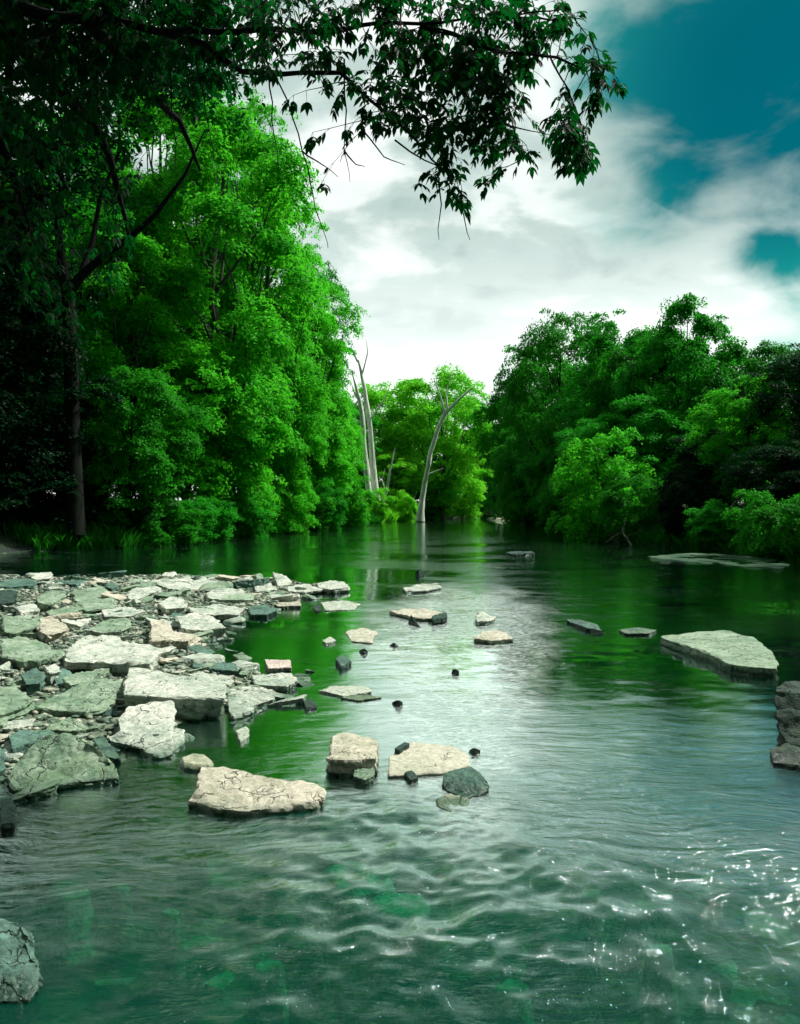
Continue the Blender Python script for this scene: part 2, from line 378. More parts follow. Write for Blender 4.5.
# riffles and still pools
patch = t.ramp(t.noise(t.mapping(pos, (0.45, 0.85, 1), loc=(4, 2, 0)), 0.45, 4, 0.6, 0.4), [(0.40, 0.10), (0.52, 1.0)])
near = t.ramp(t.math('DIVIDE', sep.outputs[1], 40.0), [(0.06, 0.8), (0.085, 0.55), (0.12, 0.18), (0.20, 0.09), (0.32, 0.24), (1.0, 0.48)])
amp = t.math('MULTIPLY', t.math('MAXIMUM', patch, t.ramp(t.math('DIVIDE', sep.outputs[1], 20.0), [(0.2, 1.0), (0.45, 0.0)])), near)
h = t.math('ADD', t.math('MULTIPLY', a, 1.0), t.math('MULTIPLY', b, 0.34))
h = t.math('ADD', h, t.math('MULTIPLY', cc, 0.10))
flow = t.ramp(t.math('ADD', t.math('MULTIPLY', t.math('SUBTRACT', sep.outputs[0], t.math('MULTIPLY', sep.outputs[1], 0.10)), 0.25), 0.5), [(0.2, 0.55), (0.42, 0.8), (0.62, 0.85), (1.0, 0.55)])
h = t.math('MULTIPLY', h, t.math('MULTIPLY', amp, flow))
bp = t.n('ShaderNodeBump', i_Strength=1.0, i_Distance=0.045); t.l(h, bp.inputs['Height'])
fr = t.n('ShaderNodeFresnel', i_IOR=1.5); t.l(bp.outputs[0], fr.inputs['Normal'])
gl = t.n('ShaderNodeBsdfGlossy', i_Roughness=0.015); gl.inputs[0].default_value = (0.86, 1.0, 0.95, 1); t.l(bp.outputs[0], gl.inputs['Normal'])
tr = t.n('ShaderNodeBsdfTransparent'); tr.inputs[0].default_value = (0.07, 0.56, 0.36, 1)
di = t.n('ShaderNodeBsdfDiffuse'); di.inputs[0].default_value = (0.0, 0.13, 0.08, 1)
body = t.n('ShaderNodeMixShader'); body.inputs[0].default_value = 0.2; t.l(tr.outputs[0], body.inputs[1]); t.l(di.outputs[0], body.inputs[2])
m1 = t.n('ShaderNodeMixShader'); fr0 = t.n('ShaderNodeFresnel', i_IOR=1.5)
FR = [(0.0, 0.0), (0.055, 0.01), (0.085, 0.03), (0.115, 0.24), (0.150, 0.90), (1.0, 1.0)]
t.l(t.math('ADD', t.math('MULTIPLY', t.ramp(fr.outputs[0], FR), 0.3), t.math('MULTIPLY', t.ramp(fr0.outputs[0], FR), 0.7)), m1.inputs[0]); t.l(body.outputs[0], m1.inputs[1]); t.l(gl.outputs[0], m1.inputs[2])
# flecks of foam riding the riffles, then a painted streak of sky reflection
fo = t.noise(t.mapping(pv, (1.0, 2.4, 1)), 26, 6, 0.75, 1.2)
fz = t.noise(t.mapping(pos, (0.8, 1, 1), loc=(9, 1, 0)), 0.9, 3)
fm = t.math('MULTIPLY', t.math('MULTIPLY', t.ramp(t.math('DIVIDE', sep.outputs[1], 20.0), [(0.12, 0.0), (0.20, 0.10), (0.40, 0.5)]), 1.0), t.math('MULTIPLY', t.ramp(fo, [(0.60, 0.0), (0.66, 1.0)]), t.math('ADD', t.ramp(fz, [(0.48, 0.0), (0.62, 0.7)]), t.math('MULTIPLY', t.ramp(t.noise(t.mapping(pos, (0.45, 1, 1), loc=(2, 6, 0)), 0.16, 4, 0.6), [(0.50, 0.0), (0.60, 0.15)]), t.ramp(t.math('DIVIDE', sep.outputs[1], 40.0), [(0.3, 0.0), (0.5, 1.0)])))))
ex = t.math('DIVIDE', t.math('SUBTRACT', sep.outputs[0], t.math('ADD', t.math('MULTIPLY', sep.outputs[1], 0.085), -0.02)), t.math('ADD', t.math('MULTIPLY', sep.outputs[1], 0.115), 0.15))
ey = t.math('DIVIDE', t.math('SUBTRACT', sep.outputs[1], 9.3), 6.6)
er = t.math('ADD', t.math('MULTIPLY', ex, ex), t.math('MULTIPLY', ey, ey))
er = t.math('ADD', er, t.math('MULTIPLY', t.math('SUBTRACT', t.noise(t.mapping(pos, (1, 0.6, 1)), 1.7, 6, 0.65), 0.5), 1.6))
ez = t.ramp(er, [(0.25, 1.0), (1.0, 0.0)], 'EASE')  # pale streak painted mid-channel to brighten the reflected sky
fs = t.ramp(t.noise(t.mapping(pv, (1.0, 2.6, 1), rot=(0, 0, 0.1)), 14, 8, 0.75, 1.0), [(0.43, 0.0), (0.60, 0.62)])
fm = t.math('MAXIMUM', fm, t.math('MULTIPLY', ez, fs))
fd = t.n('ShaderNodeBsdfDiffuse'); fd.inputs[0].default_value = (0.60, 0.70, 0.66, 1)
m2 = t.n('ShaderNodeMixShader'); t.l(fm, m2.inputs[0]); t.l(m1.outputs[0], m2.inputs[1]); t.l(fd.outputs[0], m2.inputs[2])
t.l(m2.outputs[0], t.out.inputs[0])
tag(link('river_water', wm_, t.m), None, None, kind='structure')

# ------------------------------------------------------------------ rocks
def rough_rock(name, top, zbot, mat, label, cat='rock', group=None, undercut=0.84, rough=1.0, L=None, parent=None, edge=0.05):
    """top: outline of the upper face as world points; the block goes down to zbot"""
    seed = Vector((random.uniform(-50, 50), random.uniform(-50, 50), random.uniform(-50, 50)))
    n = len(top); c = sum(top, Vector()) / n
    size = max((p - c).length for p in top)
    bm = bmesh.new()
    tv = [bm.verts.new(p - c) for p in top]
    bv = []
    for p in top:
        q = (p - c) * undercut; q.z = zbot - c.z
        bv.append(bm.verts.new(q))
    bm.faces.new(tv); bm.faces.new(bv[::-1])
    for i in range(n):
        bm.faces.new((tv[i], bv[i], bv[(i + 1) % n], tv[(i + 1) % n]))
    bmesh.ops.recalc_face_normals(bm, faces=bm.faces)
    hgt = min(0.3 * size, max(0.01, c.z - zbot))
    bmesh.ops.bevel(bm, geom=[e for e in bm.edges], offset=edge * min(size, hgt * 1.3), segments=1, profile=0.6, affect='EDGES', clamp_overlap=True)
    bmesh.ops.triangulate(bm, faces=bm.faces)
    L = L or max(size / 16, 0.014)
    for _ in range(7):
        es = [e for e in bm.edges if e.calc_length() > L]
        if not es or len(bm.verts) > 9000: break
        bmesh.ops.subdivide_edges(bm, edges=es, cuts=1)
        bmesh.ops.triangulate(bm, faces=[f for f in bm.faces if len(f.verts) > 3])
    bmesh.ops.smooth_vert(bm, verts=bm.verts, factor=0.25, use_axis_x=True, use_axis_y=True, use_axis_z=True)
    bm.normal_update()
    s = size; mv = []
    for v in bm.verts:
        p = v.co; q = p / s
        side = 1 - abs(v.normal.z)
        a = noise.noise(q * 1.6 + seed) * 0.055 + noise.noise(q * 4.0 + seed) * 0.030
        r = abs(noise.noise(q * 6.0 + seed * 1.3)); a -= 0.040 * max(0, 0.35 - r) / 0.35
        a += noise.noise(q * 11 + seed) * 0.012
        # broken, stepped sides: strata
        st = noise.noise(Vector((q.x * 1.5, q.y * 1.5, p.z * 34)) + seed) * 0.05 * side
        mv.append((a + st) * s * rough)
    for v, d in zip(bm.verts, mv):
        k = 1.0 if v.normal.z < 0.6 else 0.55
        v.co += v.normal * min(max(d * k, -0.08), 0.05)
    bm.normal_update()
    for f in bm.faces: f.smooth = True
    for e in bm.edges:
        if len(e.link_faces) == 2 and e.calc_face_angle(0) > 0.42: e.smooth = False
    me = bpy.data.meshes.new(name); bm.to_mesh(me); bm.free()
    o = link(name, me, mat, loc=c)
    if label: tag(o, label, cat, group)
    return o

def slab(pts, z, mat, label, name='flat_rock', zbot=-0.22, **kw):
    w_ = []
    if mat in ('pale', 'cream') and abs(z) < .045 and z != 0: mat += '_low'
    for q in pts:
        if len(q) == 2: w_.append(P(q[0], q[1], z))
        else: w_.append(P(q[0], q[1], q[2]))
    return rough_rock(name, w_, zbot, RM[mat], label, **kw)

S = slab
# nearest rocks
S([(5,777,.04),(15,790,.03),(30,789,.03),(75,783,.03),(121,779,.03),(116,762,.10),(95,745,.17),(67,731,.21),(50,733,.21),(35,740,.18),(22,757,.11)],0,'green','large peaked grey-green rock at the lower left of the rock bar by the water','boulder')
S([(106,736,.06),(118,730,.09),(116,717,.12),(128,706,.14),(150,701,.15),(175,701,.15),(174,725,.09),(173,752,.03),(162,756,.02),(152,754,.03),(135,746,.04),(107,740,.05)],0,'pale','blocky pale rock covered in cracks, in front of the big white slab','boulder')
S([(175,727,.07),(184,729,.07),(186,742,.03),(172,753,.01),(166,750,.02)],0,'pale','thin upright flake of pale rock leaning on the right side of the cracked blocky rock','rock')
S([(34,708,.06),(38,703,.08),(62,690,.11),(80,681,.13),(110,678,.13),(120,685,.12),(116,701,.09),(100,710,.07),(85,712,.06),(72,711,.06),(50,710,.06)],0,'green','humped grey-green rock left of the white slab with a dark hollow under its front','boulder')
S([(127,666),(150,667),(180,674),(228,683),(228,698),(180,697),(121,695)],.17,'pale','big smooth white slab with a dark undercut front, largest of the rock bar',undercut=.66,rough=.55)
S([(199,765,.10),(220,764,.11),(262,774,.10),(315,781,.09),(327,790,.07),(325,797,.06),(315,802,.05),(272,807,.045),(255,809,.045),(235,811,.04),(212,806,.045),(184,801,.04),(197,787,.08)],0,'cream','long cream slab alone in the water before the rock bar, cracked on top',undercut=.9,rough=.8)
S([(178,757),(192,752),(207,753),(215,759),(212,765),(200,766),(180,763)],.04,'smooth','small smooth tan stone lying just behind the long cream slab','stone',rough=.4,edge=.4)
S([(332,735),(345,732),(378,738),(377,758),(355,759),(329,758)],.10,'cream','square cream block standing mid-stream with a broken stepped front','boulder',undercut=.97)
S([(354,762),(374,760),(376,774),(365,779),(353,776)],.045,'green','mossy yellow-green lump at the foot of the square cream block','rock')
S([(338,762,.05),(347,759,.07),(350,772,.03),(340,774,.02)],0,'pale','pale splinter of rock at the front corner of the square cream block','rock')
S([(388,756),(410,741),(455,745),(470,754),(470,765),(442,772),(410,774),(388,775)],.022,'cream','very low flat cream slab barely above the water, right of the square block',rough=.5,zbot=-.15)
S([(394,748),(404,742),(410,743),(399,750)],.05,'dark','thin dark chip lying across the low flat cream slab','stone')
S([(405,772),(412,770),(419,777),(410,780)],.03,'dark','small dark stone at the lower edge of the low flat cream slab','stone')
S([(442,774,.05),(452,770,.07),(472,766,.09),(485,777,.07),(490,786,.03),(480,795,.01),(467,798,.01),(447,791,.01),(442,783,.03)],0,'teal','dark teal mound of rock in mid-stream right of the cream block','boulder')
S([(437,798,.015),(450,793,.03),(468,797,.02),(470,808,.005),(452,812,.005),(438,806,.005)],0,'cream','rough cream stone awash at the foot of the dark teal mound','rock')
for q, l in (((474,750),'single small dark stone on the bright water above the teal mound'),((397,702),'small dark stone in mid-stream below the rock bar'),((456,672),'small dark stone alone in the middle of the bright reflection'),((394,645),'dark stone sticking up beside the submerged pale ledge'),((363,651),'dark pebble at the left end of the submerged pale ledge')):
    x, y = q; r = 4.5
    j_ = lambda: random.uniform(.6, 1.5)
    S([(x-r*j_(),y,.012),(x-r*.3,y-r*.5*j_(),.03*j_()),(x+r*.5*j_(),y-r*.4,.045*j_()),(x+r*j_(),y+r*.15,.015),(x+r*.3,y+r*.4*j_(),.008)],.035,'dark',l,'stone',zbot=-.06,undercut=1.1,rough=2.2)
S([(657,635),(697,630),(725,629),(755,637),(775,650),(781,663),(780,667),(750,666),(725,662),(705,651),(685,645)],.10,'green','broad flat grey-green slab on the right with a dark undercut front edge',undercut=.93,rough=.5)
S([(776,690,.32),(781,682,.34),(820,676,.36),(860,700,.3),(860,752,.1),(790,745,.06),(780,735,.08),(775,712,.2)],0,'bank','tall dark rock cut by the right edge of the picture','boulder')
S([(769,748,.05),(785,742,.07),(830,744,.07),(830,770,.03),(772,762,.02)],0,'bank','low dark ledge below the tall dark rock at the right edge','rock')
S([(-30,925,.13),(0,917,.15),(20,922,.14),(33,932,.12),(36,950,.08),(43,966,.05),(38,985,.02),(25,1000,.01),(-30,1004,.01)],0,'teal','craggy teal-grey boulder in the lower left corner','boulder',rough=1.2)
# the rock bar
bar = [
 ([(61,660),(70,645),(82,636),(110,635),(130,642),(160,646),(171,648),(155,655),(152,664),(120,662)],.14,'pale','large flat pale slab in the middle of the rock bar, behind the humped rock'),
 ([(0,637),(20,634),(45,642),(57,650),(40,660),(22,660),(0,654)],.12,'green','rounded grey-green slab at the left edge beside the large flat pale slab'),
 ([(38,618),(58,615),(71,628),(47,635),(39,630)],.14,'cream','small triangular cream slab tilted among grey rocks at the left of the bar'),
 ([(2,615),(25,616),(40,620),(39,626),(15,632),(2,630)],.12,'green','grey-green block left of the triangular cream slab'),
 ([(34,597),(50,591),(66,589),(67,595),(50,604),(37,602)],.16,'green','tilted oval slab with a dark underside near the far left of the bar'),
 ([(-8,582),(22,577),(39,579),(35,584),(10,586),(-8,587)],.14,'teal','flat teal slab at the far left end of the bar beside the dark pool'),
 ([(-8,591),(14,590),(16,600),(-8,604)],.16,'dark','black wet block at the left edge of the picture behind the bar'),
 ([(54,581),(75,578),(92,581),(77,585)],.10,'teal','low dark teal slab at the back of the bar, second from the left end'),
 ([(104,585),(112,580),(119,585),(112,588)],.14,'teal','small dark pointed stone at the back of the bar against the dark pool'),
 ([(126,594),(135,587),(160,584),(164,586),(145,595),(135,599),(126,597)],.15,'pale','tilted pale slab with a black gap under it at the back of the bar'),
 ([(150,581),(175,577),(200,576),(235,583),(217,588),(185,590),(165,587)],.13,'pale','long low pale slab along the back edge of the bar'),
 ([(207,591),(220,587),(240,588),(248,596),(227,599),(207,598)],.12,'pale','flat pale slab at the back of the bar before the long low slab'),
 ([(72,592),(100,586),(112,597),(115,606),(85,610),(74,602)],.12,'green','wide uneven grey-green slab at the back left of the bar'),
 ([(157,602),(170,595),(185,597),(186,606),(165,609)],.13,'pale','squarish pale rock in the middle back of the bar'),
 ([(176,616),(195,612),(217,618),(227,626),(205,629),(180,628)],.14,'pale','flat pale slab overhanging the green pool with a dark front edge'),
 ([(149,622),(165,620),(177,629),(197,635),(190,640),(150,640)],.15,'cream','pinkish cream slab left of the green pool'),
 ([(85,630),(100,622),(125,617),(135,625),(120,631),(95,634)],.11,'green','sloping grey-green slab behind the large flat pale slab'),
 ([(45,611),(75,605),(82,608),(70,615),(50,615)],.11,'green','narrow grey-green slab behind the triangular cream slab'),
 ([(20,674),(37,666),(45,675),(42,682),(25,684)],.12,'teal','round dark teal stone at the left of the bar above the humped rock'),
 ([(-12,688),(15,686),(36,699),(25,706),(15,709),(-12,718)],.12,'green','grey-green slab at the left edge, left of the humped rock'),
 ([(45,668),(55,662),(61,671),(50,674)],.12,'pale','small pale wedge beside the round dark teal stone'),
 ([(62,678),(82,670),(100,671),(92,680),(70,685)],.09,'green','low grey-green slab tucked between the large pale slab and the humped rock'),
 ([(192,659),(237,663),(240,671),(192,667)],.07,'teal','narrow dark teal slab at the edge of the green pool'),
 ([(188,674),(200,671),(230,676),(236,681),(228,684),(195,678)],.06,'pale','thin pale slab right behind the big smooth white slab'),
 ([(228,688),(255,685),(276,690),(277,697),(257,704),(255,709),(233,716),(227,710)],.05,'pale','low cracked pale slab touching the right end of the big white slab'),
 ([(251,674),(292,672),(298,680),(287,686),(255,684)],.06,'pale','flat pale slab at the right tip of the bar with a dark lower edge'),
 ([(264,659),(290,660),(292,667),(268,668)],.06,'pink','small pinkish rock at the right tip of the bar beside the green pool'),
 ([(316,583),(330,580),(345,581),(350,586),(335,589),(318,587)],.10,'pale','flat pale rock at the far right end of the back row of stones'),
 ([(272,571,.26),(283,575,.2),(292,581,.1),(290,585,.06),(277,585,.08)],.1,'pale','upright pale triangular rock in the back row of stones'),
 ([(255,575),(260,572),(265,577),(256,580)],.18,'green','small upright stone left of the upright triangular rock'),
 ([(252,583),(270,581),(276,589),(255,591)],.10,'pale','pale rounded rock in front of the upright triangular rock'),
 ([(287,586),(307,584),(327,588),(305,592),(287,591)],.08,'pale','low pale slab between the upright rock and the far right rock'),
 ([(272,601),(300,600),(302,605),(277,606)],.05,'cream','thin cream slab at the water edge of the back row'),
 ([(247,607),(265,604),(277,609),(267,614),(250,614)],.06,'teal','teal stone washed by water at the near side of the back row'),
 ([(187,607),(220,603),(245,608),(240,614),(195,614)],.10,'pale','broad pale rock between the back row and the green pool'),
 ([(187,647),(200,644),(216,652),(205,656)],.07,'teal','small teal wedge of rock on the left shore of the green pool'),
 ([(178,632),(190,630),(202,638),(190,645)],.09,'cream','small cream rock right of the pinkish cream slab'),
 ([(100,609),(125,606),(145,610),(130,616),(104,616)],.10,'pale','flat pale rock in the centre of the bar'),
 ([(15,606),(34,604),(40,609),(20,613)],.13,'pale','small pale slab near the left edge, above the grey-green block'),
 ([(45,729,.06),(70,716,.1),(76,719,.09),(92,729,.05),(70,731,.05)],.08,'green','weathered knobbly rock between the humped rock and the large peaked rock'),
 ([(8,735),(25,728),(40,733),(35,742),(12,748)],.10,'teal','shadowed teal rock at the left edge above the large peaked rock'),
 ([(92,738),(104,735),(112,745),(122,757),(104,757)],.04,'teal','low dark teal rock between the peaked rock and the cracked blocky rock'),
 ([(-12,742),(6,748),(4,768),(-12,775)],.08,'teal','dark teal rock at the left edge beside the large peaked rock'),
 ([(0,800),(12,796),(17,808),(14,822),(0,824)],.05,'dark','small black wet rock at the left edge below the large peaked rock'),
 ([(226,601),(250,599),(262,602),(240,605)],.07,'pale','sliver of pale rock in front of the flat pale slab at the back right'),
 ([(108,700),(119,703),(117,711),(104,715)],.05,'dark','dark wet stone wedged between the humped rock and the cracked blocky rock'),
]
for pts, z, mt, lab in bar: S(pts, z, mt, lab)
mid = [
 ([(401,587),(417,584),(440,582),(440,587),(427,590),(405,591)],.05,'pale','thin flat pale rock far out in mid-stream, left of centre'),
 ([(389,611),(410,607),(430,609),(447,613),(440,617),(425,618),(410,616)],.06,'cream','low cream rock in mid-stream with dark chips along its front'),
 ([(431,615),(447,612),(447,617),(433,619)],.085,'dark','dark chip on the right end of the low mid-stream cream rock'),
 ([(407,622,.02),(411,614,.12),(421,627,.01)],.06,'dark','small dark wedge standing in front of the low mid-stream cream rock'),
 ([(474,617),(480,611),(497,616),(490,620),(477,621)],.07,'pale','small pale peaked rock in the bright reflection, farther of two'),
 ([(472,638),(482,631),(500,630),(508,635),(515,638),(490,640)],.06,'cream','small cream rock in the bright reflection, nearer of two'),
 ([(565,619),(580,618),(597,625),(604,630),(585,627)],.05,'teal','narrow dark rock lying in the ripples right of centre'),
 ([(618,629),(640,627),(657,629),(650,633),(625,633)],.03,'green','low wet ledge just left of the broad grey-green slab'),
 ([(320,602),(345,600),(360,604),(355,609),(325,610)],.02,'pale','nearly submerged pale slab right of the back row of stones'),
 ([(345,631),(362,628),(378,632),(372,642),(350,640)],.02,'cream','wide pale ledge barely under the surface in mid-stream'),
 ([(335,658),(342,654),(352,660),(341,665)],.05,'teal','small teal stone between the pool and the bright reflection'),
 ([(319,690),(330,686),(365,685),(373,691),(345,696)],.02,'pale','thin pale slab awash right of the tip of the bar'),
 ([(340,697),(362,694),(382,697),(358,700)],.015,'smooth','yellowish slab awash in front of the thin pale slab'),
 ([(312,607),(318,604),(323,609),(316,611)],.03,'dark','dark pebble at the mouth of the green pool'),
 ([(322,640),(330,636),(336,640),(326,643)],.03,'pale','small pale stone on the right side of the green pool'),
 ([(232,655),(242,652),(252,658),(244,662)],.04,'green','small green stone near the corner of the green pool'),
 ([(303,701),(312,698),(316,705),(306,708)],.03,'dark','dark stone in the ripples below the tip of the bar'),
 ([(236,730),(246,725),(250,735),(240,741)],.02,'pale','pale pebble awash between the big white slab and the long cream slab'),
 ([(505,552),(520,550),(535,552),(515,554)],.08,'dark','dark twig-strewn stone far out in the bright channel'),
 ([(415,572,.08),(419,569,.16),(424,573,.05)],.05,'dark','tiny dark pointed stone far out, above the thin flat pale rock'),
]
for pts, z, mt, lab in mid: S(pts, z, mt, lab, zbot=-.3)
# stones under the shallow water
sub = [((157,822),10,'smooth','yellowish stone under shallow water left of the long cream slab'),((190,829),14,'smooth','yellow-green stone under water below the long cream slab'),((65,889),22,'drown','flat teal-green stone under the dark water at lower left'),
 ((120,886),10,'drown','small pale stone under the dark water right of the flat teal-green one'),((170,911),9,'drown','small drowned stone in the dark green shallows'),
 ((352,876),44,'pale','broad pale slab awash under a thin sheet of running water at lower centre'),((398,903),36,'cream','cream slab under the folding current, lower of two at lower centre'),
 ((470,960),40,'teal','large dark teal slab under the current at bottom centre'),((560,930),30,'teal','dark drowned slab under the ripples at lower right of centre'),((300,935),26,'green','green drowned slab in the run at lower left of centre'),((640,905),14,'drown','large pale stone glimmering under the water at lower right'),((590,892),12,'drown','small pale stone glimmering under the water right of centre'),((660,948),13,'drown','yellowish stone under the rippled water near the lower right corner'),((270,965),16,'drown','dim stone under the water at lower centre-left'),((510,985),18,'drown','dim stone under the water at the bottom of the picture')]
for (x, y), r, mt, lab in sub:
    pts = []
    for k in range(8):
        a_ = k * math.pi / 4; rr = r * random.uniform(.8, 1.15)
        pts.append((x + math.cos(a_) * rr, y - math.sin(a_) * rr * .42))
    S(pts, -0.02 if r == 44 else -0.02 if r == 36 else -0.04 if r > 25 else -0.08, mt, lab, 'submerged_stone', zbot=-.34, undercut=1.7, rough=.8, edge=.3)

# loose rubble filling the bar: each stone an object; six source shapes
src = []
for k in range(12):
    n = random.choice((5, 6, 7)); pts = []
    for i in range(n):
        a_ = 2 * math.pi * i / n + random.uniform(-.3, .3); r = random.uniform(.65, 1.1)
        pts.append(Vector((math.cos(a_) * r * .10, math.sin(a_) * r * .075, 0.03 + random.uniform(-.012, .012))))
    o = rough_rock('rubble_stone', pts, -0.03, RM[('pale', 'green', 'cream', 'green', 'teal', 'green', 'pale', 'pale', 'green', 'green', 'pale', 'cream')[k]], None, L=0.014, rough=1.5, edge=(.05, .5)[k > 7], undercut=(.84, .95)[k > 7])
    src.append(o)
names = {'limestone_pale': 'pale', 'limestone_green': 'grey-green', 'limestone_cream': 'cream', 'slate_teal': 'dark teal'}
cnt = 0; first = set(); tries = 0; used = []
sd = lambda x, y: float(poly_sd(np.array([x]), np.array([y]), BARxy)[0])
while cnt < 295 and tries < 60000:
    tries += 1
    py = 577 + 215 * random.random() ** 1.35; px = random.uniform(-25, 330)
    p = P(px, py, 0.02)
    if sd(p.x, p.y) < -0.12: continue
    s = random.choice((.7, .9, 1.1, 1.4, 1.8, 2.3)) * (0.9 if p.y < 7 else 1.4 if p.y < 12 else 2.0)
    if any((p.x - q[0]) ** 2 + (p.y - q[1]) ** 2 < (0.055 * (s + q[2])) ** 2 for q in used): continue
    used.append((p.x, p.y, s))
    k = random.randrange(12); o = src[k]
    if k in first:
        c_ = o.copy(); COL.objects.link(c_)
    else: c_ = o; first.add(k)
    gz = float(ground_z(p.x, p.y)[0])
    c_.location = (p.x, p.y, max(gz, -0.02) + 0.025 * s)
    c_.rotation_euler = (random.uniform(-.25, .25), random.uniform(-.25, .25), random.uniform(0, 6.28))
    c_.scale = (s, s * random.uniform(.7, 1.1), s * random.uniform(.5, .9))
    where = ('at the back of the bar near the dark pool' if p.y > 12 else 'in the middle of the bar around the large flat slabs' if p.y > 7 else 'between the near boulders of the bar')
    tone = names[o.data.materials[0].name]
    big = 'small' if s < .9 else 'hand-sized' if s < 1.7 else 'chunky'
    tag(c_, '%s %s rubble stone %s' % (big, tone, where), 'stone', '%s %s rubble stones %s' % (big, tone, where)); cnt += 1

rg = np.random.default_rng(3)
ico = bmesh.new(); bmesh.ops.create_icosphere(ico, subdivisions=1, radius=1)
iv = np.array([tuple(v.co) for v in ico.verts]); if_ = np.array([[v.index for v in f.verts] for f in ico.faces]); ico.free()
yy = 4.3 + 12.5 * rg.uniform(0, 1, 26000) ** 1.15; xx = rg.uniform(-10, -0.2, 26000)
k_ = poly_sd(xx, yy, BARxy) > -0.3; xx = xx[k_]; yy = yy[k_]; n_ = len(xx)
sc_ = rg.uniform(.008, .03, (n_, 1)) ** 1.0 * (1 + yy[:, None] / 14)
pv_ = iv[None] * (1 + rg.normal(size=(n_, len(iv), 1)) * .18) * sc_[:, None] * rg.uniform(.5, 1.2, (n_, 1, 3)) * np.array([1, 1, .55])
pv_ += np.stack([xx, yy, ground_z(xx, yy) + .008], 1)[:, None]
peb = np_mesh('pebbles', pv_.reshape(-1, 3), (if_[None] + (np.arange(n_) * len(iv))[:, None, None]).reshape(-1, 3))
t = NT('pebble_mix'); pos = t.n('ShaderNodeNewGeometry')
c = t.ramp(pos.outputs['Random Per Island'], [(0, (0.02, 0.05, 0.03)), (.35, (0.08, 0.14, 0.09)), (.7, (0.25, 0.32, 0.23)), (1, (0.50, 0.50, 0.40))])
c = t.mix(0.5, c, t.mix(1.0, c, t.ramp(t.noise(pos.outputs['Position'], 60, 4), [(.3, .2), (.7, 1.0)]), 'MULTIPLY'))
bs = t.n('ShaderNodeBsdfPrincipled', i_Roughness=.75); t.l(c, bs.inputs['Base Color']); t.l(bs.outputs[0], t.out.inputs[0])
tag(link('pebbles', peb, t.m), 'loose pebbles and gravel between the slabs of the rock bar', 'pebbles', kind='stuff')

# ------------------------------------------------------------------ trees
def leaf_quads(rg, pos, nrm, size, asp=0.55, fold=0.0):
    n = len(pos)
    nrm = nrm / (np.linalg.norm(nrm, axis=1, keepdims=True) + 1e-9)
    r = rg.normal(size=(n, 3)); r[:, 2] -= 0.35
    d = r - nrm * np.sum(r * nrm, 1, keepdims=True); d /= (np.linalg.norm(d, axis=1, keepdims=True) + 1e-9)
    s = np.cross(nrm, d); sz = size * rg.uniform(.6, 1.25, (n, 1))
    a = pos - d * sz * .5; c = pos + d * sz * .5
    m_ = pos - d * sz * .08 + nrm * sz * .06
    b = m_ + s * sz * asp * .5; e = m_ - s * sz * asp * .5
    V = np.stack([a, b, c, e], 1).reshape(-1, 3)
    return V

